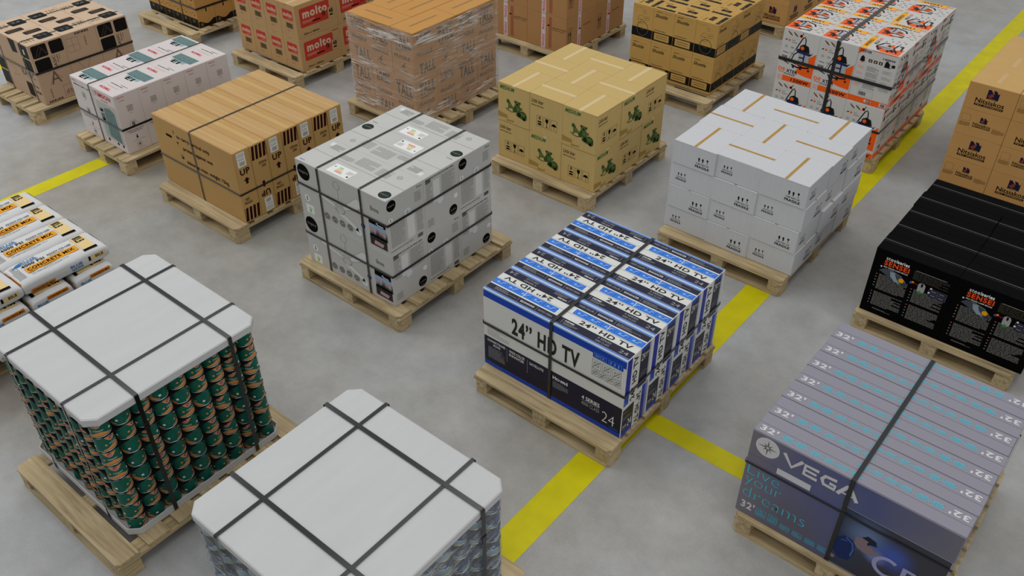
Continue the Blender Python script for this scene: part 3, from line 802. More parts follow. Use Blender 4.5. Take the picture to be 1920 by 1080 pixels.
# ================================================================== white and pink water cooler style cartons
def stack_timson():
    x0, x1, y0, y1 = -7.505, -6.826, 3.16, 4.287
    pallet(-7.135, 3.66, 1.2, .8, W5, 'narrow pallet under the pinkish white cartons with red lettering', PI/2)
    w = (x1-x0)/2; d = (y1-y0)/5; h = .535
    WB = mat('pinkish_white_board', '#CFC6C2', .5, .35, var=.02); TEAL = mat('teal_panel_print', '#66807F', .5, .3, var=.35, vscale=90)
    TL2 = mat('pale_teal_print', '#8FA5A6', .5, .3); RD = mat('red_logo_ink', '#C9213A', .5, .3); BG = mat('soft_beige_print', '#B5AEA6', .5, .3)
    protos = []
    for v in range(2):
        mb = MB(); mb.box(-w/2, w/2, -d/2, d/2, 0, h, WB, .004); F = boxfaces(mb, w, d, h)
        def front(f, W_):
            f.text('TIMSON', .035, .465, W_*.72, .04, RD, 2, .035); f.scrawl(.12, .438, W_*.3, .009, MIDGREY, 2)
            f.rect(.01, .455, .03, .51, BG, 1)
            f.rect(.02, .07, W_-.015, .42, BG, 1); f.poly([(.105, .1), (W_-.06, .07), (W_-.06, .36), (W_-.12, .39), (.12, .37)], TEAL, 2)
            f.poly([(.05, .1), (.1, .1), (.11, .37), (.05, .36)], TL2, 2)
            f.text('EI', .055, .24, .045, .11, INK, 3, .03, rot=1)
            for a in (.06, .2, .28): f.circ(a, .055, .014, INK, 2, 12)
        def side(f, W_):
            f.text('TIMSON', .02, h-.035, .07, .014, RD, 2, .0); f.rect(.02, .43, .02, .43, WB)
            f.scrawl(.04, .475, .05, .006, MIDGREY, 2)
            f.frame(W_*.42, .37, W_*.42+.05, .42, .004, MIDGREY, 1); f.para(W_*.42+.008, .378, .034, .034, 5, MIDGREY, 2, .45, seed=3); f.rect(W_*.42+.01, .35, W_*.42+.04, .353, MIDGREY)
            f.ring(W_*.5, .25, .032, .003, MIDGREY, 1, a0=0, a1=250); f.rect(W_*.5-.014, .225, W_*.5+.014, .27, MIDGREY, 2)
            f.scrawl(.03, .195, W_*.7, .007, INK, 2); f.scrawl(.05, .18, W_*.55, .006, INK, 2)
            f.circ(W_*.5, .125, .009, INK, 2, 10); f.rect(W_*.5-.004, .125, W_*.5+.004, .15, INK, 2); f.rect(W_*.3, .1, W_*.8, .1022, MIDGREY, 2)
            f.ring(W_*.52, .06, .022, .002, INK, 2); f.text('+', W_*.52-.01, .05, .02, .02, INK, 3, .04); f.rect(W_*.4, .022, W_*.7, .0242, MIDGREY, 2)
        front(F['L'] if v == 0 else F['B'], w); front(F['B'], w) if v == 0 else None
        side(F['R'], d); side(F['W'], d)
        if v == 1: side(F['L'], w); F['L'].scrawl(.04, .47, .24, .01, INK, 2)
        t = F['T']
        t.line([(0, d/2), (w, d/2)], .001, GREYINK, 1)
        if v == 0:
            t.text('TIMSON', .06, .04, .15, .03, RD, 2, .04, rot=2); t.scrawl(.08, .142, .17, .009, INK, 2); t.rect(.1, .1, .25, .1022, RD)
            t.scrawl(.19, .166, .1, .006, INK, 2)
        else:
            t.rect(.02, .1, .29, .2, TEAL, 1); t.rect(.06, .06, .24, .1, TL2, 1); t.text('EI', .09, .035, .1, .05, INK, 2, .03); t.rect(.05, .1, .2, .103, INK, 2)
        r = obj('lettered_carton', mb.mesh('lettered_carton')); tag(r, None, 'carton', 'pinkish white lettered cartons'); r['category'] = 'carton'
        protos.append(r)
    def spec(i, j, t):
        k = (i+j+1) % 2
        return k, 0, (0, 0)
    used = set()
    for j in range(5):
        for i in range(2):
            k = (i+j+1) % 2
            lab = 'pinkish white carton with red logo, %s row from front, %s column' % (ORD[j], ('left', 'right')[i])
            loc = (x0+w*(i+.5), y0+d*(j+.5), Z0); rz = PI if (i == 0 and k == 0) else 0
            if i == 0 and j == 0: k = 1
            if k not in used: used.add(k); protos[k].location = loc; protos[k]['label'] = lab
            else: dup(protos[k], loc, (0, 0, 0), lab)
    G = 'straps around the pinkish white cartons'; zt = Z0+h
    strap('y', x0+.3, x0, x1, y0, y1, Z0, zt, 'lengthwise dark strap over the pinkish white cartons', G, .012)
    strap('z', Z0+.228, x0, x1, y0, y1, Z0, zt, 'horizontal black strap around the pinkish white cartons', G, .018)
stack_timson()

# ================================================================== brown and black cartons far left
def stack_basic():
    x0, x1, y0, y1 = -9.015, -8.249, 3.189, 4.173
    pallet(-8.61, 3.63, 1.2, .8, W5, 'narrow pallet under the brown cartons with black squares, far left', PI/2)
    w = x1-x0; d = (y1-y0)/3; h = .577
    KB = mat('pinkish_kraft_board', '#B2967B', .6, .3, var=.04, vscale=4)
    KL = mat('light_kraft_top', '#C4AA8E', .6, .3); BK = mat('black_panel_ink', '#0B0A09', .5, .35); PK = mat('kraft_line', '#6A5240', .6, .2)
    mb = MB(); mb.box(-w/2, w/2, -d/2, d/2, 0, h, KB, .004); F = boxfaces(mb, w, d, h)
    F['T'].rect(.004, .004, w-.004, d-.004, KL, .5)
    g = F['R']
    g.rr(.02, .445, .165, .562, .015, BK, 1); g.rr(.19, .445, .318, .562, .015, BK, 1); g.rr(.02, .315, .165, .43, .015, BK, 1)
    g.line([(.045, .455), (.1, .55), (.15, .46)], .003, PK, 2); g.line([(.07, .455), (.12, .53), (.155, .47)], .003, PK, 2)
    g.text('BASIC', .185, .3, .028, .13, BK, 2, .0, rot=1); g.text('Vitroplus', .225, .35, .014, .08, BK, 2, .02, rot=1); g.text('10.5 kg', .247, .38, .012, .045, BK, 2, .0, rot=1)
    g.text('A', .11, .17, .1, .12, PK, 2, 0); g.line([(.1, .17), (.16, .29), (.22, .2)], .003, PK, 1)
    g.text('SERIES', .03, .01, .14, .02, BK, 2, .03); g.text('BOXBOX', .075, .05, .014, .09, PK, 2, .02, rot=1)
    g.frame(.2, .03, .31, .13, .002, PK, 1); g.text('d', .215, .045, .03, .04, PK, 2); g.text('b', .26, .045, .03, .04, PK, 2)
    g = F['W']
    g.text('SERIES', .12, h-.03, .14, .02, BK, 2, .03, rot=2); g.text('BOXBOX', .2, .42, .014, .09, PK, 2, .02, rot=3)
    g.frame(.02, .4, .14, .53, .002, PK, 1); g.line([(.08, .4), (.08, .53)], .002, PK, 1); g.line([(.02, .46), (.14, .46)], .002, PK, 1)
    g.line([(.08, .3), (.14, .18), (.2, .29)], .003, PK, 1); g.text('E', .1, .1, .03, .05, BK, 2, .02); g.rr(.16, .1, .3, .17, .01, BK, 1)
    f = F['L']
    o = .155
    f.poly([(o+.235, .57), (o+.36, .57), (o+.36, .45), (o+.26, .44)], BK, 1)
    f.rr(o+.425, .44, o+.58, .565, .015, BK, 1); f.rr(o+.425, .315, o+.58, .425, .015, BK, 1); f.text('1', o+.49, .47, .02, .05, WHITE, 2, .02); f.text('basic', o+.46, .54, .08, .015, PK, 2)
    f.text('BASIC', o+.32, .235, .24, .055, BK, 2, -.01); f.line([(o+.1, .29), (o+.2, .24), (o+.12, .18), (o+.25, .2)], .003, PK, 1)
    f.rr(.004, .18, .155, .305, .015, BK, 1); f.rr(.004, .03, .155, .165, .015, BK, 1); f.rr(o+.33, .03, o+.44, .17, .015, BK, 1)
    f.text('Vitroplus', o+.47, .15, .1, .02, BK, 2, .02); f.text('8/200', o+.49, .09, .09, .03, BK, 2, .02)
    t = F['T']
    for (u, v) in ((.08, .15), (.56, .15)):
        t.rr(u, v, u+.14, v+.145, .02, BK, 1); t.text('T-E', u+.04, v+.03, .04, .08, GREYINK, 2, rot=1)
    for (u, v) in ((.28, .03), (.42, .13)):
        t.rr(u, v, u+.085, v+.16, .015, BK, 1); t.para(u+.015, v+.02, .055, .12, 7, PK, 2, .5, seed=int(u*100), vert=True); t.text('abc', u-.02, v+.03, .015, .06, PK, 2, rot=1)
    t.text('BASIC 60', .11, .02, .09, .1, BK, 2, 0, rot=1); t.text('C5 E 2', .6, .02, .08, .1, BK, 2, 0, rot=1); t.line([(w/2, 0), (w/2, d)], .0015, PK, 1)
    root = obj('brown_carton', mb.mesh('brown_carton')); tag(root, None, 'carton', 'brown cartons with black squares')
    for k in range(3):
        lab = ['front brown carton printed with black squares', 'middle brown carton of the three with black squares', 'back brown carton printed with black squares'][k]
        loc = (x0+w/2, y0+d*(k+.5), Z0); r = (0, 0, PI if k == 1 else 0)
        if k == 0: root.location = loc; root['label'] = lab
        else: dup(root, loc, r, lab)
    G = 'straps around the brown cartons with black squares'; zt = Z0+h
    strap('y', x0+.625, x0, x1, y0, y1, Z0, zt, 'thin lengthwise strap over brown square-print cartons, right one', G, .01)
    strap('y', x0+.165, x0, x1, y0, y1, Z0, zt, 'thin lengthwise strap over brown square-print cartons, left one', G, .01)
    strap('z', Z0+.311, x0, x1, y0, y1, Z0, zt, 'horizontal black strap around the brown square-print cartons', G, .02)
stack_basic()


# ================================================================== tan cartons with black snowflake band, top left
def stack_snow():
    x0, x1, y0, y1 = -9.646, -8.711, 5.209, 6.12
    pallet(-9.142, 5.628, 1.02, 1.2, W7, 'pallet under the tan cartons with a black snowflake band')
    w = (x1-x0)/6; d = (y1-y0)/4; h = .39
    KB = mat('amber_board', '#AF8347', .6, .3, var=.04, vscale=4); BK = mat('black_band_ink', '#0C0B0A', .5, .4); LN = mat('snow_line', '#8C7350', .5, .3)
    mb = MB(); mb.box(-w/2, w/2, -d/2, d/2, 0, h, KB, .004); F = boxfaces(mb, w, d, h)
    def flake(f, cu, cv, r, m):
        for a in range(4):
            t = a*PI/4; f.line([(cu-r*math.cos(t), cv-r*math.sin(t)), (cu+r*math.cos(t), cv+r*math.sin(t))], .003, m, 3)
    for nm in 'LB':
        f = F[nm]; f.rect(.003, .003, w-.003, .1, BK, 1); flake(f, w*.5, .07, .024, LN)
        f.line([(w*.3, .23), (w*.45, .21), (w*.6, .235), (w*.45, .26), (w*.3, .23)], .003, BK, 1); f.circ(w*.7, .14, .008, BK); f.circ(w*.3, .15, .006, BK)
        f.line([(w*.4, .155), (w*.7, .17)], .003, BK, 1); f.scrawl(w*.25, .3, w*.5, .012, BK, 2)
    for nm in 'RW':
        f = F[nm]; n = 8
        f.poly([(.003, .003), (d-.003, .003), (d-.003, .07)]+[(d-.003-(d-.006)*k/n, .055+.022*math.cos(k*2*PI/n)) for k in range(1, n)]+[(.003, .07)], BK, 1)
        flake(f, .04, .035, .024, LN); f.rr(d*.5, .16, d*.5+.015, .2, .004, BK, 1)
    root = obj('snowflake_carton', mb.mesh('snowflake_carton')); tag(root, None, 'carton'); root['category'] = 'carton'
    cols = ['left', 'second', 'third', 'fourth', 'fifth', 'right']; rows = ['front', 'second', 'third', 'back']; first = True
    for t in range(2):
        for j in range(4):
            for i in range(6):
                hid = t == 0 and i < 5 and j > 0
                lab = 'tan carton with snowflake band, %s layer, %s row, %s column' % (('lower', 'upper')[t], rows[j], cols[i])
                if hid: lab = 'tan snowflake carton buried inside the stack behind the visible ones'
                loc = (x0+w*(i+.5), y0+d*(j+.5), Z0+h*t); g = 'tan snowflake cartons'+(' hidden inside' if hid else '')
                if first: root.location = loc; root['label'] = lab; root['group'] = g; first = False
                else: dup(root, loc, (0, 0, 0), lab, g)
    G = 'straps around the tan snowflake cartons'; zt = Z0+2*h
    strap('y', x0+.22, x0, x1, y0, y1, Z0, zt, 'vertical strap on the tan snowflake cartons, left one', G, .012)
    strap('y', x0+.66, x0, x1, y0, y1, Z0, zt, 'vertical strap on the tan snowflake cartons, right one', G, .012)
    strap('z', Z0+.215, x0, x1, y0, y1, Z0, zt, 'horizontal black strap around the tan snowflake cartons', G, .02)
stack_snow()

# ================================================================== red label cartons
def stack_molto():
    x0, x1, y0, y1 = -7.932, -6.955, 5.191, 6.22
    pallet(-7.437, 5.64, 1.02, 1.2, W7, 'pallet under the kraft cartons with red labels')
    w = (x1-x0)/4; d = (y1-y0)/2; h = .3365
    KB = mat('peach_kraft_board', '#B59264', .6, .3, var=.04, vscale=4); RL = mat('tomato_label_ink', '#B8382A', .5, .3); CR = mat('cream_lettering', '#CDB79C', .5, .3)
    mb = MB(); mb.box(-w/2, w/2, -d/2, d/2, 0, h-.001, KB, .003); F = boxfaces(mb, w, d, h-.001)
    for nm in 'LB':
        f = F[nm]; f.rr(.05, .175, .2, .275, .01, RL, 1); f.text('molto', .062, .205, .128, .045, CR, 2, .04); f.rect(.12, .188, .19, .191, CR, 2)
        f.barcode(.085, .095, .1, .05, INK, 1); f.frame(.085, .09, .19, .148, .0015, MIDGREY, 1); f.text('20 pcs', .09, .06, .05, .009, INK, 2); f.rect(w*.4, h-.012, w*.55, h-.009, SEAM, 1)
    for nm in 'RW':
        f = F[nm]; f.rr(.05, .1, .425, .29, .016, RL, 1); f.text('molto', .085, .185, .31, .085, CR, 2, .045)
        f.para(.075, .135, .15, .03, 3, CR, 2, .3, seed=3); f.rect(.2, .128, .3, .14, INK, 2); f.text('18', .33, .15, .03, .05, INK, 3, .02); f.frame(.325, .14, .365, .2, .0025, INK, 3)
        f.rr(.4, .1, .485, .21, .008, KB, 3); f.frame(.402, .1, .483, .21, .001, MIDGREY, 4); f.text('48', .415, .15, .05, .045, INK, 4, .035); f.rect(.42, .125, .46, .14, INK, 4)
        f.text('20um x 48x6m', .07, .025, .2, .02, INK, 2, .02, .3)
        f.rect(.42, .3, .5, .305, INK, 1)
    t = F['T']; t.rect(w/2-.022, .002, w/2+.022, d-.002, mat('pale_tape', '#C3A27A', .4, .4), 1)
    root = obj('red_label_carton', mb.mesh('red_label_carton')); tag(root, None, 'carton'); root['category'] = 'carton'
    grid([root], lambda i, j, t: (0, 0, (0, 0)), x0, y0, w, d, h, 4, 2, 2, 'kraft carton with red label', 'kraft cartons with red labels')
stack_molto()

# ================================================================== shrink-wrapped TALL LAMP BASE cartons
def film_mat(name, tint, dens, sc=(3, 3, 60), base=.22, bands=()):
    m = bpy.data.materials.new(name); t = NT(m)
    tc = t.add('ShaderNodeTexCoord')
    mp = t.add('ShaderNodeMapping'); mp.inputs['Scale'].default_value = sc; mp.inputs['Rotation'].default_value = (.1, .12, 0)
    t.lk(tc.outputs['Object'], mp.inputs['Vector'])
    n = t.add('ShaderNodeTexNoise', Scale=2.2, Detail=6.0, Roughness=.65, Distortion=.9); t.lk(mp.outputs[0], n.inputs['Vector'])
    mp2 = t.add('ShaderNodeMapping'); mp2.inputs['Scale'].default_value = (1.2, 1.2, 6); t.lk(tc.outputs['Object'], mp2.inputs['Vector'])
    n2 = t.add('ShaderNodeTexNoise', Scale=2.0, Detail=3.0); t.lk(mp2.outputs[0], n2.inputs['Vector'])
    r1 = t.add('ShaderNodeMapRange'); r1.inputs['From Min'].default_value = .47; r1.inputs['From Max'].default_value = .68; r1.inputs['To Max'].default_value = dens
    t.lk(n.outputs['Fac'], r1.inputs['Value'])
    r2 = t.add('ShaderNodeMapRange'); r2.inputs['From Min'].default_value = .5; r2.inputs['From Max'].default_value = .62; r2.inputs['To Min'].default_value = .3
    t.lk(n2.outputs['Fac'], r2.inputs['Value'])
    mu = t.add('ShaderNodeMath', operation='MULTIPLY'); t.lk(r1.outputs[0], mu.inputs[0]); t.lk(r2.outputs[0], mu.inputs[1])
    ad = t.add('ShaderNodeMath', operation='ADD', use_clamp=True); ad.inputs[1].default_value = base; t.lk(mu.outputs[0], ad.inputs[0])
    if bands:
        sz = t.add('ShaderNodeSeparateXYZ'); t.lk(tc.outputs['Object'], sz.inputs[0]); prev = None
        for zb in bands:
            a = t.add('ShaderNodeMath', operation='SUBTRACT'); a.inputs[1].default_value = zb; t.lk(sz.outputs['Z'], a.inputs[0])
            b = t.add('ShaderNodeMath', operation='ABSOLUTE'); t.lk(a.outputs[0], b.inputs[0])
            c = t.add('ShaderNodeMapRange'); c.inputs['From Min'].default_value = .03; c.inputs['From Max'].default_value = .1; c.inputs['To Min'].default_value = 1.9; c.inputs['To Max'].default_value = .75
            t.lk(b.outputs[0], c.inputs['Value'])
            if prev:
                q = t.add('ShaderNodeMath', operation='MAXIMUM'); t.lk(prev, q.inputs[0]); t.lk(c.outputs[0], q.inputs[1]); prev = q.outputs[0]
            else: prev = c.outputs[0]
        mb_ = t.add('ShaderNodeMath', operation='MULTIPLY', use_clamp=True); t.lk(mu.outputs[0], mb_.inputs[0]); t.lk(prev, mb_.inputs[1]); t.lk(mb_.outputs[0], ad.inputs[0])
    bp = t.add('ShaderNodeBump', Strength=.7, Distance=.006); t.lk(n.outputs['Fac'], bp.inputs['Height'])
    t.b.inputs['Base Color'].default_value = lin(tint); t.b.inputs['Roughness'].default_value = .22; t.b.inputs['Specular IOR Level'].default_value = .6
    t.lk(bp.outputs[0], t.b.inputs['Normal'])
    tr = t.add('ShaderNodeBsdfTransparent'); mx = t.add('ShaderNodeMixShader')
    t.lk(ad.outputs[0], mx.inputs[0]); t.lk(tr.outputs[0], mx.inputs[1]); t.lk(t.b.outputs[0], mx.inputs[2]); t.lk(mx.outputs[0], t.out.inputs['Surface'])
    return m

def film_shell(name, outline, z0, z1, m, label, amp=.004, seed=2, lip=0.03):
    rr = random.Random(seed); pts = []
    n = len(outline)
    for i in range(n):
        a = outline[i]; b = outline[(i+1) % n]; L = math.hypot(b[0]-a[0], b[1]-a[1]); k = max(1, int(L/.04))
        for q in range(k): pts.append((a[0]+(b[0]-a[0])*q/k, a[1]+(b[1]-a[1])*q/k))
    cx = sum(p[0] for p in pts)/len(pts); cy = sum(p[1] for p in pts)/len(pts)
    rows = int((z1-z0)/.03); vs = []; N = len(pts)
    ph = [rr.random()*6 for _ in range(8)]
    for r in range(rows+1):
        z = z0+(z1-z0)*r/rows
        for i, (x, y) in enumerate(pts):
            o = amp*(.5+.5*math.sin(r*1.1+i*.21+ph[0])*math.sin(i*.37-r*.5+ph[1])+.3*math.sin(r*2.3+i*.13))
            dx, dy = x-cx, y-cy; L = math.hypot(dx, dy)
            vs.append((x+dx/L*o, y+dy/L*o, z+(amp*1.2*math.sin(i*.5+ph[2]) if r == rows else 0)))
    fs = [(r*N+i, r*N+(i+1) % N, (r+1)*N+(i+1) % N, (r+1)*N+i) for r in range(rows) for i in range(N)]
    mb = MB(); mb.raw(vs, fs, m, True)
    o = obj(name, mb.mesh(name)); tag(o, label, 'stretch film'); return o

def stack_tall():
    x0, x1, y0, y1 = -6.094, -5.276, 5.105, 6.213
    pallet(-5.654, 5.646, 1.02, 1.2, W7, 'pallet under the film wrapped brown cartons')
    a = .5465; b = .272; h = .43
    KB = mat('brown_board', '#B28046', .6, .3, var=.06, vscale=4); IK = mat('washed_ink', '#3A322B', .6, .2)
    mb = MB(); w, d = b-.003, a-.003
    mb.box(-w/2, w/2, -d/2, d/2, 0, h-.001, KB, .003); F = boxfaces(mb, w, d, h-.001)
    for nm in 'LB':
        f = F[nm]; f.text('TALL', .04, .27, .2, .11, IK, 1, .03); f.para(.05, .235, .17, .022, 2, IK, 1, .6, seed=4); f.text('FRAGILE', .03, .165, .19, .036, IK, 1, .02)
        f.line([(.1, .08), (.16, .14), (.13, .075), (.2, .04)], .008, IK); f.circ(.14, .1, .012, IK)
    for nm in 'RW':
        f = F[nm]
        f.text('LAMP', .05, .36, .17, .045, IK, 1, .02); f.text('BASE', .05, .305, .17, .045, IK, 1, .02)
        f.text('TALL', .3, .25, .2, .11, IK, 1, .03); f.para(.3, .37, .2, .026, 2, IK, 1, .6, seed=5); f.para(.33, .225, .15, .016, 1, IK, 1, .6, seed=6)
        f.text('FRAGILE', .04, .2, .19, .036, IK, 1, .02); f.text('TALL', .06, .035, .2, .1, IK, 1, .03); f.text('FRAGILE', .31, .15, .19, .036, IK, 1, .02)
        f.line([(.35, .07), (.42, .13), (.38, .06), (.46, .04)], .008, IK); f.circ(.4, .09, .012, IK)
    F['T'].rect(.003, .003, w-.003, d-.003, mat('amber_top_board', '#BE8C4C', .6, .3, var=.03), .5)
    root = obj('brown_lamp_carton', mb.mesh('brown_lamp_carton')); tag(root, None, 'carton'); root['category'] = 'carton'
    tape_strip(root, w, d*.62, h-.001, .022, mat('dark_paper_tape', '#96703C', .4, .4), 0)
    # upper tier
    up = [(a/2, b/2, 1, 'front row, left'), (a+b/2, a/2, 0, 'front row, right corner'), (b/2, b+a/2, 0, 'second row, left'), (a+0*b/2-a/2+b/2+0, 0, 9, ''),
          (b/2, b+a+.5*(1.108-a-b), 0, 'back row, left'), (a+b/2, a+a/2, 0, 'back row, right')]
    place = []
    # left-front carton lies along X, then cartons standing along Y
    place += [(a/2, b/2, 1, 'front left'), (a+b/2, a/2, 0, 'front right corner'), (b/2, b+a/2, 0, 'middle left'), (b+b/2, b+a/2, 0, 'centre'),
              (a/2, a+b+b/2, 1, 'back left'), (a+b/2, a+a/2, 0, 'back right')]
    low = [(b/2, a/2, 0, 'front left'), (b+a/2, b/2, 1, 'front right corner'), (b+b/2, b+a/2, 0, 'centre'), (2*b+b/2, b+a/2, 0, 'middle right'),
           (b/2, a+a/2, 0, 'back left'), (b+a/2, a+b+b/2, 1, 'back right')]
    first = True
    for t, P in ((0, low), (1, place)):
        for (u, v, r, nm) in P:
            lab = 'brown lamp carton under film, %s layer, %s' % (('lower', 'upper')[t], nm)
            g = 'film wrapped brown lamp cartons'
            loc = (x0+u, y0+v, Z0+h*t); rot = (0, 0, PI/2 if r else 0)
            if first: root.location = loc; root.rotation_euler = rot; root['label'] = lab; root['group'] = g; first = False
            else: dup(root, loc, rot, lab, g)
    e = .004
    fm = film_mat('stretch_film_over_brown', '#E4DED6', .95, sc=(2.2, 2.2, 34), base=.17, bands=(.2, .56, .93))
    film_shell('stretch_film', [(x0-e, y0-e), (x1+e, y0-e), (x1+e, y1+e), (x0-e, y1+e)], Z0+.004, Z0+2*h-.006, fm, 'wrinkled clear stretch film around the brown lamp cartons', .006)
stack_tall()

# ================================================================== big brown cartons with FRAGILE tape
def stack_fragile_tape():
    y0, y1 = 7.2, 8.262; x1 = -5.19; x0 = -6.21
    pallet(-5.68, 7.72, 1.02, 1.2, W7, 'pallet under the large brown cartons with red lettered tape')
    w = (x1-x0)/2; d = (y1-y0)/2; h = .37
    KB = mat('plain_brown_board', '#A97E50', .6, .3, var=.04, vscale=4); TP = mat('white_fragile_tape', '#C9BCBB', .35, .5)
    PI_ = mat('tape_pink_red', '#C43B55', .5, .3); BR = mat('reddish_scuff', '#9A5F3E', .6, .2)
    mb = MB(); mb.box(-w/2, w/2, -d/2, d/2, 0, h-.001, KB, .003); F = boxfaces(mb, w, d, h-.001)
    for nm in 'LRBW':
        f = F[nm]; W_ = f.w
        if nm in 'LB': f.rect(W_*.56, .02, W_*.64, h-.02, BR, 1)
        f.rect(W_*.53, .25, W_*.58, .265, INK, 2) if nm in 'LB' else None
        if nm in 'LB':
            f.text('CARTONS', W_*.7, .24, .15, .014, INK, 2); f.text('RECYCLED', W_*.72, .22, .12, .01, INK, 2); f.ring(W_*.68, .235, .012, .003, INK, 2, 10)
        if nm in 'RW':
            f.frame(.03, .1, .1, .26, .003, INK); f.arrow(.052, .13, .11, INK, 1, .02); f.arrow(.078, .13, .11, INK, 1, .02); f.rect(.04, .115, .09, .12, INK)
            f.text('CARTONS', .3, .22, .13, .014, INK, 2); f.rect(.23, .2, .255, .215, INK, 2)
    root = obj('large_brown_carton', mb.mesh('large_brown_carton')); tag(root, None, 'carton'); root['category'] = 'carton'
    t = .0008
    for (o, U, N, c) in (((-w/2, -d/2-t, 0), (1, 0, 0), (0, -1, 0), .19), ((w/2+t, -d/2, 0), (0, 1, 0), (1, 0, 0), .2)):
        tb = MB(); f = Face(tb, o, U, (0, 0, 1), N, w, h)
        f.rect(c, .002, c+.055, h-.004, TP, 0)
        f.text('FRAGILE', c+.012, .2, .03, .13, PI_, 1, .03, rot=1); f.text('FRAGILE', c+.012, .02, .03, .13, PI_, 1, .03, rot=1)
        obj('fragile_tape', tb.mesh('fragile_tape'), root)['label'] = 'white tape with red FRAGILE lettering'
    def spec(i, j, tt):
        return 0, 0, (0, 0)
    grid([root], spec, x0, y0, w, d, h, 2, 2, 2, 'large brown carton with FRAGILE tape', 'large brown cartons with FRAGILE tape')
stack_fragile_tape()

# ================================================================== yellow computer cartons with black band
def stack_shuttle():
    x0, x1, y0, y1 = -4.478, -3.556, 7.304, 8.229
    pallet(-3.992, 7.731, 1.02, 1.2, W7, 'pallet under the yellow cartons with a black band')
    w = (x1-x0)/4; d = (y1-y0)/4; h = .3465
    KB = mat('golden_board', '#BE9753', .6, .3, var=.04, vscale=4); BK = mat('band_black', '#12110F', .5, .35); CL = mat('circle_line', '#5E4F30', .6, .2); GL = mat('grey_ring', '#5C5646', .5, .3)
    mb = MB(); mb.box(-w/2, w/2, -d/2, d/2, 0, h-.001, KB, .003); F = boxfaces(mb, w, d, h-.001); e = .0025
    for nm in 'LB':
        f = F[nm]; f.rect(e, .03, w-e, .118, BK, 1); f.frame(.025, .042, .19, .11, .002, KB, 2)
        f.rect(.028, .045, .187, .107, KB, 2); f.rect(.045, .085, .17, .089, BK, 3); f.rect(.045, .064, .17, .068, BK, 3)
        f.text('Shuttle', .02, .262, .135, .034, BK, 2, .012, .35); f.rect(.03, .315, .09, .32, BK, 1); f.rect(.1, .312, .2, .3135, CL, 1); f.para(.02, .132, .13, .008, 1, BK, 1, .6, seed=5)
    for nm in 'RW':
        f = F[nm]; f.rect(e, .03, d-e, .118, BK, 1); f.ring(.12, .115, .062, .005, GL, 3, ry=.068); f.ring(.1, .2, .04, .002, CL, 2); f.text('Power', .08, .195, .04, .012, BK, 2)
        f.ring(.165, .225, .022, .002, CL, 2); f.text('up', .155, .22, .02, .008, BK, 2); f.ring(.13, .28, .017, .002, CL, 2); f.text('Silent', .1, .1, .04, .014, GL, 2)
        f.rect(.01, .312, .12, .3135, CL, 1)
    t = F['T']; t.rect(.01, .012, .21, .05, BK, 1); t.frame(.03, .02, .08, .044, .002, KB, 2); t.ring(.15, .035, .02, .003, GL, 2)
    t.rect(.06, .1, .16, .15, BK, 1); t.frame(.09, .11, .12, .14, .002, KB, 2)
    t.text('Shuttle', .02, .17, .08, .02, BK, 1, .01)
    rr = random.Random(8)
    for k in range(16): t.circ(rr.uniform(.02, .21), rr.uniform(.06, .22), .003, CL, 1, 6)
    # second kind: long top stripe
    protos = []
    root = obj('banded_carton', mb.mesh('banded_carton')); tag(root, None, 'carton'); root['category'] = 'carton'
    def spec(i, j, tt):
        if tt == 0: return 0, 0, (0, 0)
        rot = (i == 3 and j in (0, 2)) or (i == 0 and j in (0, 2))
        return 0, PI/2 if rot else 0, (0, 0)
    grid([root], spec, x0, y0, w, d, h, 4, 4, 2, 'yellow carton with black band', 'yellow cartons with a black band')
stack_shuttle()

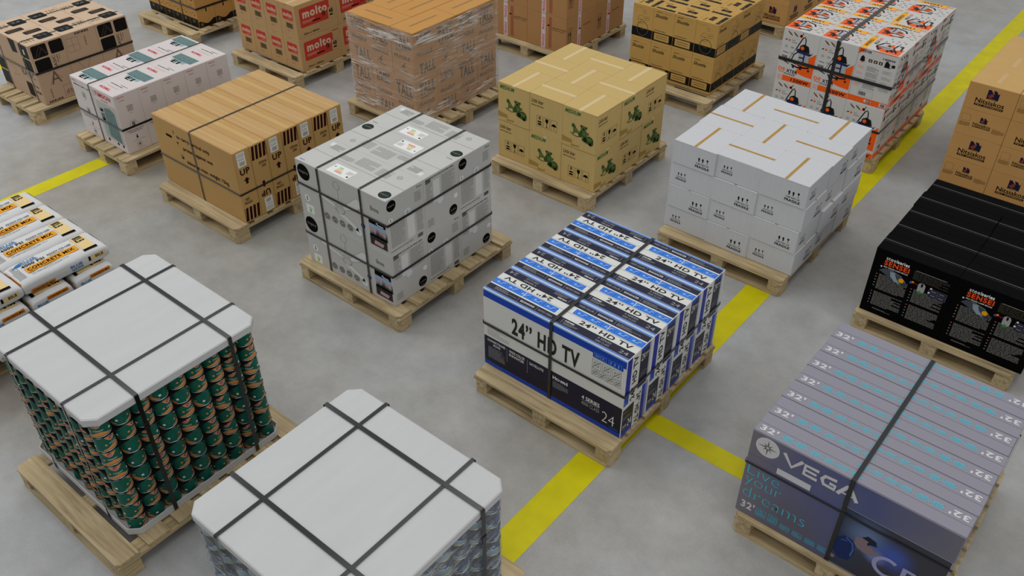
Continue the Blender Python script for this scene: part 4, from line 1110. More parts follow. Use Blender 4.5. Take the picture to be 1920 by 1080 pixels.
# ================================================================== brown dog-food style cartons with N logo
NITS = {}
def nits_protos():
    if NITS: return NITS['p']
    w = .362; d = .39; h = .2175
    KB = mat('orange_kraft_board', '#BF9156', .6, .3, var=.05, vscale=4); NB = mat('navy_logo', '#1B1A3A', .5, .3); OR = mat('rust_logo', '#8A3A22', .5, .3); GN = mat('moss_logo', '#6E6A22', .5, .3)
    TT = mat('orange_top_board', '#C8A266', .6, .3, var=.03)
    out = []
    for v in range(2):
        mb = MB(); ww, dd = w-.002, d-.002; mb.box(-ww/2, ww/2, -dd/2, dd/2, 0, h-.001, KB, .003); F = boxfaces(mb, ww, dd, h-.001)
        F['T'].rect(.003, .003, ww-.003, dd-.003, TT, .5)
        for nm in 'LRBW':
            f = F[nm]; W_ = f.w
            s = 1.0 if v == 0 else .62
            cu = W_*.5; lu, lv = cu-.035*s, (.115 if v == 0 else .13)
            f.rect(lu, lv, lu+.085*s, lv+.072*s, NB, 1); f.poly([(lu+.005*s, lv+.02*s), (lu+.04*s, lv+.055*s), (lu+.05*s, lv+.03*s), (lu+.03*s, lv+.005*s)], OR, 2)
            f.poly([(lu+.06*s, lv+.072*s), (lu+.085*s, lv+.072*s), (lu+.085*s, lv+.06*s), (lu+.075*s, lv+.05*s)], KB, 2); f.poly([(lu+.02*s, lv+.072*s), (lu+.036*s, lv+.072*s), (lu+.05*s, lv+.045*s), (lu+.03*s, lv+.06*s)], KB, 2)
            f.poly([(lu-.01*s, lv-.004*s), (lu+.08*s, lv-.004*s), (lu+.06*s, lv+.006*s), (lu+.02*s, lv+.003*s)], GN, 2)
            tv = lv-.048*s
            f.text('Nitsiakos', cu-.105*s, tv, .21*s, .038*s, INK, 2, .012)
            f.rect(cu-.105*s, tv-.024*s, cu+.105*s, tv-.006*s, INK, 1); f.text('PET DIVISION', cu-.095*s, tv-.02*s, .19*s, .011*s, KB, 2, .01)
            if v == 1:
                f.frame(.02, .12, .085, .175, .0012, SEAM, 1); f.para(.015, .075, .08, .035, 5, BROWNINK, 1, .35, seed=3); f.para(W_-.1, .07, .09, .04, 6, BROWNINK, 1, .35, seed=4)
        r = obj('logo_carton', mb.mesh('logo_carton')); r['category'] = 'carton'
        tape_strip(r, ww, dd*.55, h-.001, .035, mat('translucent_tape', '#CCA870', .3, .5), 0)
        tb = MB(); tb.raw([(-.0012, -dd/2+.004, h-.0002), (.0012, -dd/2+.004, h-.0002), (.0012, dd/2-.004, h-.0002), (-.0012, dd/2-.004, h-.0002)], [(0, 1, 2, 3)], SEAM)
        out.append(r)
    NITS['p'] = out; NITS['u'] = set()
    return out
def stack_nits(x0, y0, nx, ny, nt, px, py, what, group, plab):
    pallet(px, py, 1.02, 1.2, W7, plab)
    P = nits_protos(); dx, dy, h = .362, .372, .2175
    cx, cy = grid_names(nx, ny)
    for t in range(nt):
        for j in range(ny):
            for i in range(nx):
                k = (i+t+j+(nt-1)) % 2
                k = 0 if (t+i+nt+1) % 2 == 0 else 1
                hid = t < nt-1 and j > 0 and 0 < i < nx-1
                lab = '%s, %s layer, %s row, %s column' % (what, (TIER[nt][t]), cy[j], cx[i])
                if hid: lab = '%s buried inside the stack' % what
                loc = (x0+dx*(i+.5), y0+dy*(j+.5), Z0+h*t); g = group+(' hidden inside' if hid else '')
                rz = PI/2 if (j == 1) else 0
                if k not in NITS['u']:
                    NITS['u'].add(k); r = P[k]; r.location = loc; r['label'] = lab; r['group'] = g; r.rotation_euler = (0, 0, 0)
                else: dup(P[k], loc, (0, 0, 0), lab, g)
stack_nits(-1.34, 7.145, 3, 3, 4, -.835, 7.72, 'orange kraft carton at the right edge', 'orange kraft cartons at the right edge', 'pallet under the orange kraft cartons at the right edge')
stack_nits(-4.845, 9.34, 3, 3, 3, -4.27, 9.9, 'orange kraft carton far behind', 'orange kraft cartons far behind', 'pallet under the far orange kraft cartons, top edge')

# ================================================================== vacuum cleaner cartons
def stack_dexter():
    x0, x1, y0, y1 = -2.856, -1.882, 7.092, 8.43
    pallet(-2.363, 7.705, 1.02, 1.2, W7, 'pallet under the white and orange vacuum cleaner cartons')
    w = (x1-x0)/3; d = (y1-y0)/4; h = .4625
    WB = mat('white_glossy_board', '#C9C7C2', .4, .4); OR = mat('vivid_orange', '#F2601A', .45, .4); YE = mat('amber_yellow', '#F5AC00', .45, .4)
    BK = mat('machine_black', '#15161A', .4, .4); BB = mat('machine_blue', '#1C2A55', .4, .4); SV = mat('machine_silver', '#A9ABAA', .4, .4); TN = mat('pictogram_tan', '#C9A27A', .5, .3)
    mb = MB(); mb.box(-w/2, w/2, -d/2, d/2, 0, h-.001, WB, .003); F = boxfaces(mb, w, d, h-.001)
    def vac(f, u, v, s, l=3):
        P = lambda a, b: (u+a*s, v+b*s)
        f.line([P(.02, .06), P(.2, .0)], .022*s, BK, l); f.line([P(.11, .03), P(.2, .16)], .012*s, BK, l)
        f.line([P(.15, .1), P(.4, .62)], .009*s, BK, l); f.line([P(.32, .45), P(.47, .82), P(.52, .86), P(.56, .8), P(.58, .6)], .028*s, BK, l)
        f.line([P(.4, .4), P(.3, .3), P(.26, .16), P(.34, .06), P(.6, .0)], .03*s, BK, l)
        f.poly([P(.44, .1), P(.44, .34), P(.5, .4), P(.6, .38), P(.6, .08)], SV, l+1); f.poly([P(.6, .08), P(.6, .4), P(.74, .4), P(.76, .1)], SV, l+1)
        f.rect(*P(.58, .1), *P(.62, .38), BB, l+2); f.rect(*P(.46, .24), *P(.6, .28), BB, l+2)
        f.poly([P(.34, .44), P(.38, .5), P(.76, .42), P(.84, .46), P(.76, .36), P(.4, .38)], BB, l+2)
        f.poly([P(.42, .46), P(.44, .6), P(.54, .66), P(.68, .62), P(.74, .44)], BK, l+3); f.circ(u+.51*s, v+.54*s, .055*s, OR, l+4, 12)
        f.circ(u+.44*s, v+.09*s, .06*s, OR, l+4, 14); f.line([P(.28, .0), P(.45, -.04), P(.8, .02)], .04*s, BK, l+3)
        for a in (.34, .56, .8): f.circ(u+a*s, v-.06*s, .03*s, BK, l+3, 10)
        f.line([P(.78, .02), P(.8, .14)], .02*s, BK, l+3)
    def pict(f, u, v):
        for k in range(3):
            f.circ(u+.03+.05*k, v, .012, TN, 1, 9); f.line([(u+.01+.05*k, v+.016), (u+.05+.05*k, v-.014)], .007, BK, 2) if k < 2 else (f.line([(u+.13, v), (u+.145, v+.028)], .005, BK, 2), f.circ(u+.125, v-.003, .014, OR, 1, 8))
    for nm in 'LB':
        f = F[nm]
        pict(f, .03, .42); f.rect(.02, .385, .15, .386, GREYINK)
        f.poly([(.02, .36), (.045, .372), (.04, .356)], BK); f.circ(.062, .362, .01, OR, 1, 9); f.text('AUTO', .085, .362, .03, .01, BK, 1); f.text('CLEANING', .085, .345, .05, .009, BK, 1)
        f.circ(.045, .305, .014, SV, 1, 9); f.text('20L', .085, .298, .03, .014, BK, 1); f.line([(.025, .255), (.07, .25)], .005, BK); f.text('17m', .085, .248, .034, .014, BK, 1)
        f.barcode(.02, .2, .05, .025, BK, 1, 9)
        f.poly([(w-.008, .08), (w-.008, .3), (.22, .22), (.16, .1), (.24, .085)], OR, 1)
        vac(f, .035, .16, .3)
        f.text('DE', .012, .088, .06, .03, OR, 2, .03); f.text('XTER', .085, .082, .1, .03, BK, 2, .03); f.rect(.015, .073, .065, .08, OR); f.text('POWER', .07, .062, .1, .013, BK, 2, .02)
        f.rect(.003, .004, w-.003, .052, OR, 1); f.rect(.003, .004, .06, .052, WB, 2); f.frame(.018, .015, .05, .045, .003, OR, 3); f.text('5', .028, .02, .012, .018, OR, 3)
        f.text('1500W', .14, .012, .16, .03, BK, 3, .03)
    for nm in 'RW':
        f = F[nm]
        f.poly([(.003, .455), (.07, .455), (.003, .4)], OR, 1); f.text('DEXTER', .02, .425, .09, .02, BK, 2, .03); f.rect(.11, .45, d-.02, .456, OR, 1)
        f.text('1400W', .21, .4, .1, .018, BK, 2, .03)
        f.poly([(.03, .35), (.035, .385), (.05, .4), (.065, .385), (.07, .35)], BK, 1); f.rect(.04, .34, .06, .35, OR, 2)
        for k in range(3): f.rect(.1+.042*k, .355, .13+.042*k, .38, BK, 1); f.circ(.115+.042*k, .367, .008, TN, 2, 8)
        f.poly([(.23, .345), (.235, .39), (.25, .4), (.27, .38), (.275, .345)], BK, 1); f.ring(.275, .36, .015, .003, BK, 2); f.rect(.29, .355, .315, .38, BK, 1)
        for k in range(4):
            f.para(.025, .285-.05*k, .05, .03, 3, OR, 1, .25, seed=k); f.para(.1, .28-.05*k, .1, .042, 5, MIDGREY, 1, .4, seed=k+9); f.para(.23, .29-.05*k, .08, .028, 4, GREYINK, 1, .35, seed=k+19)
        f.frame(.08, .065, .2, .115, .0012, MIDGREY, 1); f.barcode(.085, .07, .055, .03, BK, 1, 14)
        f.rect(.003, .004, d-.003, .052, OR, 1); f.rr(.14, .018, .2, .04, .008, WB, 2); f.text('CE', .16, .018, .036, .022, BK, 3, .03); f.rect(d-.065, .01, d-.01, .045, WB, 2); f.barcode(d-.055, .014, .035, .026, BK, 3, 10)
    t = F['T']
    t.poly([(.003, .02), (.003, .17), (.075, .235), (.2, .12), (.09, .09), (.14, .02)], OR, 1)
    for (p, ww) in (([(.02, .19), (.1, .23), (.18, .2), (.2, .16)], .016), ([(.04, .08), (.1, .16), (.05, .2)], .02), ([(.03, .05), (.12, .1), (.2, .09), (.2, .05), (.1, .04)], .014), ([(.02, .12), (.17, .15)], .02), ([(.07, .05), (.09, .22)], .012)):
        t.line(p, ww, BK, 2)
    t.poly([(.06, .12), (.12, .1), (.14, .2), (.08, .2)], SV, 3); t.rect(.09, .12, .1, .2, BB, 4); t.circ(.06, .1, .02, BK, 3, 10)
    t.rect(.006, .278, .265, .328, YE, 1); t.text('1500W', .04, .287, .17, .032, BK, 2, .03, rot=2); t.rect(.262, .29, .31, .318, TN, 1)
    t.text('XTER', .12, .24, .09, .026, BK, 2, .03, rot=2); t.text('DE', .22, .238, .05, .026, OR, 2, .03, rot=2)
    t.rect(.17, .04, .2, .07, MIDGREY, 1)
    for (a, b) in ((.22, .19), (.25, .15), (.28, .11), (.23, .08), (.27, .05), (.3, .17)): t.para(a-.012, b, .03, .014, 2, BK, 1, .5, seed=int(a*900+b*70))
    for (a, b) in ((.24, .12), (.3, .08)): t.circ(a, b, .007, OR, 2, 8)
    root = obj('vacuum_cleaner_carton', mb.mesh('vacuum_cleaner_carton')); root['category'] = 'carton'
    def spec(i, j, tt):
        rot = tt == 1 and i == 2 and j in (0, 2)
        return 0, (PI/2 if rot else 0), (0, 0)
    grid([root], spec, x0, y0, w, d, h, 3, 4, 2, 'vacuum cleaner carton', 'white and orange vacuum cleaner cartons')
    G = 'straps around the vacuum cleaner cartons'; zt = Z0+2*h
    strap('y', x0+.478, x0, x1, y0, y1, Z0, zt, 'wide dark strap over the orange vacuum cleaner cartons', G, .03, PLASTICG)
    strap('z', Z0+.655, x0, x1, y0, y1, Z0, zt, 'upper horizontal strap around the vacuum cleaner cartons', G, .028, PLASTICG)
    strap('z', Z0+.256, x0, x1, y0, y1, Z0, zt, 'lower horizontal strap around the vacuum cleaner cartons', G, .02, PLASTICG)
stack_dexter()

# ================================================================== black mouse cartons
def stack_black():
    x0, x1, y0, y1 = -1.172, -.14, 5.117, 6.204
    pallet(-.679, 5.67, 1.02, 1.2, W7, 'pallet under the black computer mouse cartons')
    w = (x1-x0)/2; d = (y1-y0)/5; h = .503
    BK = mat('black_matt_board', '#060607', .65, .1, bump=.15, bscale=200); GY = mat('ridge_grey', '#3E3F41', .4, .5); TX = mat('caption_grey', '#8E8D88', .5, .3)
    DK = mat('dim_caption', '#4A4538', .5, .3); BM = mat('mouse_body', '#39424C', .3, .6); HL = mat('mouse_highlight', '#8C99A6', .3, .6); GN = mat('glow_green', '#2D8F3A', .4, .3)
    WM = mat('pale_mouse', '#9FA09C', .4, .4); NV = mat('navy_panel', '#22243F', .4, .4); OR = mat('sensei_orange', '#E8501B', .5, .3)
    mb = MB(); mb.box(-w/2, w/2, -d/2, d/2, 0, h, BK, .003); F = boxfaces(mb, w, d, h)
    f = F['L']
    f.text('steel', .075, .438, .07, .026, WHITE, 2); f.text('series', .147, .438, .075, .024, WHITE, 2, .03)
    f.text('SENSEI', .07, .395, .16, .038, OR, 2, .035); f.text('PRO GRADE LASER MOUSE', .072, .378, .155, .01, WHITE, 2, .01)
    f.poly([(.05, .345), (.08, .37), (.13, .375), (.19, .355), (.225, .325), (.235, .295), (.2, .29), (.15, .3), (.09, .33)], BM, 1)
    f.poly([(.12, .36), (.15, .365), (.165, .33), (.2, .295), (.16, .3), (.13, .325)], HL, 2); f.circ(.2, .325, .017, YELLOW, 3, 12); f.circ(.058, .378, .006, STICK, 2, 8)
    f.line([(.11, .372), (.19, .356), (.228, .322)], .003, TX, 2)
    for (u, v, hh, n, sd) in ((.06, .2, .12, 13, 3), (.06, .07, .11, 13, 4), (.29, .2, .105, 12, 5), (.29, .065, .115, 13, 6)):
        f.para(u, v, .185, hh, n, TX, 1, .35, seed=sd)
        for k in range(5): f.rect(u-.02, v+hh-.012-.023*k, u-.012, v+hh-.006-.023*k, TX if k else OR, 1)
    f.para(.26, .37, .22, .07, 7, DK, 1, .4, seed=7); f.rect(.27, .437, .46, .44, TX, 1)
    f.circ(.262, .345, .009, RED, 2, 9); f.circ(.27, .35, .007, YELLOW, 3, 8); f.circ(.255, .34, .007, MAT_BLUE, 3, 8); f.line([(.27, .345), (.31, .342)], .003, RED, 2)
    f.rr(.305, .29, .35, .365, .02, WM, 2); f.rr(.322, .335, .334, .362, .005, INK, 3); f.circ(.326, .293, .012, GN, 3, 10)
    f.rr(.375, .29, .485, .35, .006, NV, 2); f.frame(.375, .29, .485, .35, .0012, MIDGREY, 3); f.rect(.429, .29, .431, .35, MIDGREY, 3); f.rect(.375, .319, .485, .321, MIDGREY, 3)
    for (a, b) in ((.39, .333), (.44, .333), (.39, .302), (.44, .302)): f.rect(a, b, a+.03, b+.005, TX, 4)
    f.circ(.385, .352, .007, STICK, 4, 8); f.circ(.378, .318, .007, STICK, 4, 8)
    f.para(.08, .04, .12, .01, 2, TX, 1, .4, seed=9)
    t = F['T']; t.rect(.002, .122, w-.002, .132, GY, 1); t.rect(.002, .105, w-.002, .109, mat('ridge_dark', '#1E1E20', .4, .4), 1)
    root = obj('black_carton', mb.mesh('black_carton')); root['category'] = 'carton'
    R = random.Random(5); first = True; rows = ['front', 'second', 'third', 'fourth', 'back']
    for j in range(5):
        for i in range(2):
            lab = 'glossy black mouse carton, %s row, %s column' % (rows[j], ('left', 'right')[i])
            dz = 0
            loc = (x0+w*(i+.5)+R.uniform(-.004, .004)*(j > 0), y0+d*(j+.5), Z0)
            if first: root.location = loc; root['label'] = lab; root['group'] = 'black computer mouse cartons'; first = False
            else: dup(root, loc, (0, 0, 0), lab)
stack_black()

# ================================================================== grey TV cartons, bottom right
def stack_vega():
    x0, x1, y0, y1 = -1.012, 0, 3.087, 4.134
    pallet(-.488, 3.66, 1.02, 1.2, W7, 'pallet under the grey and navy TV cartons, bottom right')
    w = x1-x0; d = (y1-y0)/7; h = .601
    GB = mat('lilac_grey_board', '#8F8D97', .5, .35, bump=.1, bscale=300); CY = mat('cyan_print', '#3CC6DA', .5, .3); WT = mat('warm_white_print', '#D2CFD0', .5, .3)
    LV = mat('lavender_lettering', '#9C9CC4', .5, .3)
    # printed front picture: navy-blue to brown-grey artwork
    def art(name, stops, ax, x_from, x_to, glow=None):
        m = bpy.data.materials.new(name); t = NT(m); tc = t.add('ShaderNodeTexCoord'); sx = t.add('ShaderNodeSeparateXYZ'); t.lk(tc.outputs['Object'], sx.inputs[0])
        mr = t.add('ShaderNodeMapRange'); mr.inputs['From Min'].default_value = x_from; mr.inputs['From Max'].default_value = x_to; t.lk(sx.outputs[ax], mr.inputs['Value'])
        nz = t.add('ShaderNodeTexNoise', Scale=3.0, Detail=3.0); t.lk(tc.outputs['Object'], nz.inputs['Vector'])
        ad = t.add('ShaderNodeMath', operation='ADD'); ms = t.add('ShaderNodeMath', operation='MULTIPLY_ADD'); ms.inputs[1].default_value = .35; ms.inputs[2].default_value = -.17
        t.lk(nz.outputs['Fac'], ms.inputs[0]); t.lk(mr.outputs[0], ad.inputs[0]); t.lk(ms.outputs[0], ad.inputs[1])
        cr = t.add('ShaderNodeValToRGB'); e = cr.color_ramp.elements
        e[0].position = stops[0][0]; e[0].color = lin(stops[0][1]); e[1].position = stops[-1][0]; e[1].color = lin(stops[-1][1])
        for p, c in stops[1:-1]: k = e.new(p); k.color = lin(c)
        t.lk(ad.outputs[0], cr.inputs[0]); last = cr.outputs[0]
        for (gx, gz, rad, col, st) in glow or []:
            vm = t.add('ShaderNodeVectorMath', operation='DISTANCE'); vm.inputs[1].default_value = (gx, -d/2, gz); t.lk(tc.outputs['Object'], vm.inputs[0])
            r = t.add('ShaderNodeMapRange', interpolation_type='SMOOTHSTEP'); r.inputs['From Min'].default_value = 0; r.inputs['From Max'].default_value = rad; r.inputs['To Min'].default_value = st; r.inputs['To Max'].default_value = 0
            t.lk(vm.outputs['Value'], r.inputs['Value']); mx = t.add('ShaderNodeMix', data_type='RGBA'); t.lk(r.outputs[0], mx.inputs[0]); t.lk(last, mx.inputs[6]); mx.inputs[7].default_value = lin(col); last = mx.outputs[2]
        t.lk(last, t.b.inputs['Base Color']); t.b.inputs['Roughness'].default_value = .4
        return m
    A = art('front_artwork', [(0, '#77717A'), (.35, '#565B80'), (.6, '#4C5380'), (1, '#716D74')], 'X', -w/2, w/2, [(-.2, .1, .3, '#5C565C', .7)])
    PB = art('picture_artwork', [(0, '#23324C'), (.5, '#2E3140'), (1, '#333238')], 'X', 0, w/2, [(.14, .3, .15, '#6E86B4', .75), (.27, .26, .13, '#3A55B0', .95), (.2, .2, .07, '#7C8AC8', .9), (.25, .04, .2, '#2A2624', .8), (.02, .18, .1, '#182C62', .8)])
    mb = MB(); mb.box(-w/2, w/2, -d/2, d/2, 0, h, GB, .003); F = boxfaces(mb, w, d, h)
    f = F['L']; e = .003
    f.rect(e, e, w-e, h-e, A, 1)
    f.circ(.09, h-.072, .062, WT, 2, 30)
    for k in range(8):
        a = k*PI/4; r = .052 if k % 2 == 0 else .032
        f.poly([(.09+r*math.cos(a), h-.072+r*math.sin(a)), (.09+.009*math.cos(a+.6), h-.072+.009*math.sin(a+.6)), (.09+.009*math.cos(a-.6), h-.072+.009*math.sin(a-.6))], MIDGREY, 3)
    # VEGA
    v0, v1 = h-.125, h-.045; t_ = .019
    f.line([(.175, v1), (.222, v0+.01), (.27, v1)], t_, WT, 3)
    f.line([(.352, v1-.01), (.285, v1-.01), (.285, v0+.01), (.352, v0+.01)], t_, WT, 3); f.line([(.285, (v0+v1)/2), (.345, (v0+v1)/2)], t_*.8, WT, 3)
    f.line([(.44, v1-.01), (.385, v1-.014), (.372, (v0+v1)/2), (.385, v0+.012), (.438, v0+.01), (.438, (v0+v1)/2-.005), (.41, (v0+v1)/2-.005)], t_, WT, 3)
    f.line([(.455, v0), (.495, v1-.006), (.505, v1-.006), (.55, v0)], t_, WT, 3); f.line([(.475, v0+.02), (.535, v0+.02)], t_*.5, WT, 3)
    f.rect(.16, h-.205, .335, h-.165, WT, 2); f.rect(.01, h-.165, .16, h-.1635, MIDGREY, 2)
    f.text('Live', .02, .3, .17, .07, CY, 2, -.024); f.text('your', .02, .21, .19, .07, CY, 2, -.024); f.text('dreams', .02, .135, .34, .075, CY, 2, -.024)
    f.text("32'", .025, .045, .075, .055, WT, 2, .03)
    for k in range(6):
        u = .11+.068*k; ww = .05 if k else .055
        f.frame(u, .04, u+ww, .075 if k > 1 else .095, .0022, CY, 2); f.para(u+.006, .046, ww-.012, .022, 3, CY, 2, .4, seed=k+2)
        if k < 2: f.text(('HD', 'DVB')[k], u+.012, .072, .03, .014, CY, 3, .01)
    # picture with a seated person's silhouette
    f.rect(.5, .012, w-.008, .42, PB, 2); f.frame(.495, .008, w-.004, .424, .0014, WT, 3)
    SK = mat('print_skin_tone', '#86747A', .5, .3); SH = mat('print_blue_jacket', '#162A5C', .4, .4); S2 = mat('print_jacket_sheen', '#4A64A8', .4, .4); DK = mat('print_dark_hair', '#22283A', .5, .3)
    f.poly([(.6, .27), (.63, .285), (.66, .275), (.68, .245), (.72, .225), (.7, .2), (.655, .19), (.62, .2), (.6, .225)], SK, 3)
    f.poly([(.625, .283), (.65, .31), (.69, .3), (.7, .27), (.67, .262), (.655, .278)], DK, 4); f.circ(.662, .262, .007, DK, 5, 8, ry=.01)
    f.poly([(.51, .12), (.52, .2), (.55, .235), (.59, .232), (.61, .2), (.615, .14), (.6, .08), (.55, .07)], SH, 3)
    f.line([(.56, .23), (.595, .21), (.607, .17), (.603, .12)], .008, S2, 4); f.line([(.54, .2), (.57, .21)], .005, S2, 4); f.circ(.525, .06, .014, SK, 4, 10)
    # CR lettering
    f.ring(.77, .175, .058, .022, LV, 5, 24, 55, 305)
    f.line([(.846, .105), (.846, .235)], .022, LV, 5); f.line([(.84, .225), (.89, .225), (.912, .205), (.912, .185), (.89, .168), (.85, .168)], .02, LV, 5); f.line([(.875, .168), (.92, .105)], .022, LV, 5)
    f.text('THE PASSION OF MUSIC', .8, .07, .1, .008, GREYINK, 4); f.text('PERFORMANCE', .82, .055, .06, .008, GREYINK, 4)
    t = F['T']; GL = mat('flap_line', '#5A5862', .6, .2)
    t.line([(0, d/2), (w, d/2)], .0016, GL, 1); t.line([(0, .0035), (w, .0035)], .003, GL, 1)
    for rev in (False, True):
        def R(a, b, c, q, m, l=1):
            if rev: a, b, c, q = w-c, d-q, w-a, d-b
            t.frame(a, b, c, q, .0024, m, l)
        def X(s, a, b, ww, hh, m, bold=0.0):
            if rev: a, b = w-a-ww, d-b-hh
            t.text(s, a, b, ww, hh, m, 2, bold, rot=2 if rev else 0)
        X("32'", .02, .022, .09, .038, WT, .03)
        for k in range(6):
            u = .135+.066*k+(.01 if k > 1 else 0)
            R(u, .03, u+.054, .05 if k > 1 else .056, CY)
            if not rev: t.para(u+.006, .034, .04, .014, 2, CY, 2, .5, seed=k)
            else: t.para(w-u-.046, d-.048, .04, .014, 2, CY, 2, .5, seed=k)
            if k < 2: X(('HD', 'DVB')[k], u+.012, .045, .03, .012, CY, .01)
    g = F['R']; g.rect(.003, .003, d-.003, h-.003, A, 1)
    root = obj('grey_television_carton', mb.mesh('grey_television_carton')); root['category'] = 'carton'
    for k in range(7):
        lab = ['front grey TV carton showing the navy picture side', 'second grey TV carton behind the navy picture side', 'third grey TV carton from the front', 'middle grey TV carton of the seven', 'fifth grey TV carton from the front', 'sixth grey TV carton from the front', 'rearmost grey TV carton beside the black cartons'][k]
        loc = (x0+w/2+(.003 if k % 2 else 0), y0+d*(k+.5), Z0)
        if k == 0: root.location = loc; root['label'] = lab; root['group'] = 'grey television cartons'
        else: dup(root, loc, (0, 0, 0), lab)
    G = 'straps around the grey television cartons'; zt = Z0+h
    strap('y', x0+.507, x0, x1+.003, y0, y1, Z0, zt, 'vertical black strap over the grey TV cartons', G, .022)
    strap('z', Z0+.375, x0, x1+.003, y0, y1, Z0, zt, 'horizontal black strap around the grey TV cartons', G, .012)
stack_vega()

# ================================================================== food cans under a white cap
def can_proto(name, r, h, base, art):
    n = 36
    SIL = mat('tin_rim', '#B9BCBC', .3, .5, metal=.9); LID = mat('tin_lid', '#8C8E8E', .35, .5, metal=.8)
    bm = mat(base[0], base[1], .4, .5)
    prof = [(r*.9, .003), (r*.985, 0), (r, .002), (r, .004), (r*.975, .0055), (r*.975, h-.0055), (r, h-.004), (r, h-.0015), (r*.97, h), (r*.93, h-.0045)]
    mb = MB()
    rings = [[(q*math.cos(2*PI*i/n), q*math.sin(2*PI*i/n), z) for i in range(n)] for q, z in prof]
    vs = sum(rings, []); o = 0
    for k in range(len(prof)-1):
        m = bm if k == 4 else SIL
        a = k*n; b = (k+1)*n
        mb.raw([vs[a+i] for i in range(n)]+[vs[b+i] for i in range(n)], [(i, (i+1) % n, n+(i+1) % n, n+i) for i in range(n)], m, True)
    root = obj(name, mb.mesh(name))
    lb = MB(); lb.raw([vs[(len(prof)-1)*n+i] for i in range(n)], [tuple(range(n))], LID)
    obj('can_lid', lb.mesh('can_lid'), root)
    R = r*.975
    la = MB()
    def fn(u, v, l): a = u/R; return Vector(((R+l+.0002)*math.cos(a), (R+l+.0002)*math.sin(a), v))
    f = Face(la, (0, 0, 0), (1, 0, 0), (0, 0, 1), (0, 0, 1), 2*PI*R, h, fn)
    art(f, 2*PI*R, h)
    obj('can_label', la.mesh('can_label'), root)
    return root
def strip(f, us, lo, hi, m, l):
    vs = []
    for u in us: vs += [f.P(u, lo(u), l), f.P(u, hi(u), l)]
    f.mb.raw(vs, [(2*i, 2*i+2, 2*i+3, 2*i+1) for i in range(len(us)-1)], m, True)
def cap(name, x0, x1, y0, y1, z0, z1, c, m, label, cat, up=True):
    """shallow cardboard cap (up) or tray (down) with cut corners"""
    mb = MB(); t = .005
    pts = octo(x0, x1, y0, y1, c, 'SWSENENW'); inn = octo(x0+t, x1-t, y0+t, y1-t, c*.9, 'SWSENENW')
    n = len(pts)
    if up:
        b = .006
        ins = octo(x0+b, x1-b, y0+b, y1-b, c-.001, 'SWSENENW')
        rs = [[(x, y, z0) for x, y in inn], [(x, y, z0) for x, y in pts], [(x, y, z1-b*.8) for x, y in pts], [(x, y, z1) for x, y in ins]]
        rs.insert(0, [(x, y, z1-b) for x, y in inn])
    else:
        rs = [[(x, y, z0+.004) for x, y in inn], [(x, y, z1) for x, y in inn], [(x, y, z1) for x, y in pts], [(x, y, z0) for x, y in pts]]
    vs = sum(rs, []); fs = [((r*n+i), r*n+(i+1) % n, (r+1)*n+(i+1) % n, (r+1)*n+i) for r in range(len(rs)-1) for i in range(n)]
    fs += [tuple(range(n)), tuple((len(rs)-1)*n+i for i in range(n))]
    mb.raw(vs, fs, m); o = obj(name, mb.mesh(name)); tag(o, label, cat); return o
WCAP = mat('white_cap_board', '#C6C6C5', .55, .3, var=.03, vscale=2.5, stretch=(6, 1, 1), bump=.04, bscale=30)
TRAY = mat('black_tray_card', '#151212', .6, .2)

def can_stack(proto, x0, x1, y0, y1, tiers, pitch, nx, ny, zc, word, group, depth, seed, vis_from=0, tray_z=.0):
    R = random.Random(seed); used = False
    dx = (x1-x0)/nx; dy = (y1-y0)/ny
    for t in range(tiers):
        z = Z0+.005+tray_z+pitch*t
        # interlayer sheet under each tier
        if t:
            mb = MB(); mb.prism(octo(x0+.002, x1-.002, y0+.002, y1-.002, .03, 'SWSENENW'), z-.003, z-.0008, TRAY)
            o = obj('layer_sheet', mb.mesh('layer_sheet')); tag(o, 'black card sheet under %s can layer from the bottom, %s' % (ORD[t], word), 'card sheet', 'black card sheets between layers of ' + word)
        if t < vis_from: 
            pass
        for i in range(nx):
            for j in range(ny):
                dI = nx-1-i; dJ = j
                if min(dI, dJ) >= depth: continue
                loc = (x0+dx*(i+.5), y0+dy*(j+.5), z)
                a = (-PI/4 if (dI == 0 and dJ == 0) else (0 if dI <= dJ else -PI/2))+R.choice([0, 0, .5, -.5, 1.3, 2.4, -1.0, .2])
                if dI == 0 and dJ == 0: s = 'corner column'
                elif dI == 0: s = '%s from the corner on the right side' % ORD[dJ]
                elif dJ == 0: s = '%s from the corner on the left side' % ORD[dI]
                else: s = None
                if s: lab = '%s, %s layer up, %s' % (word, ORD[t], s); g = group
                else: lab = '%s in the inner ring behind the outer cans' % word; g = group+' in the inner ring'
                if not used: proto.location = loc; proto.rotation_euler = (0, 0, a); proto['label'] = lab; proto['group'] = g; proto['category'] = 'can'; used = True
                else: dup(proto, loc, (0, 0, a), lab, g)

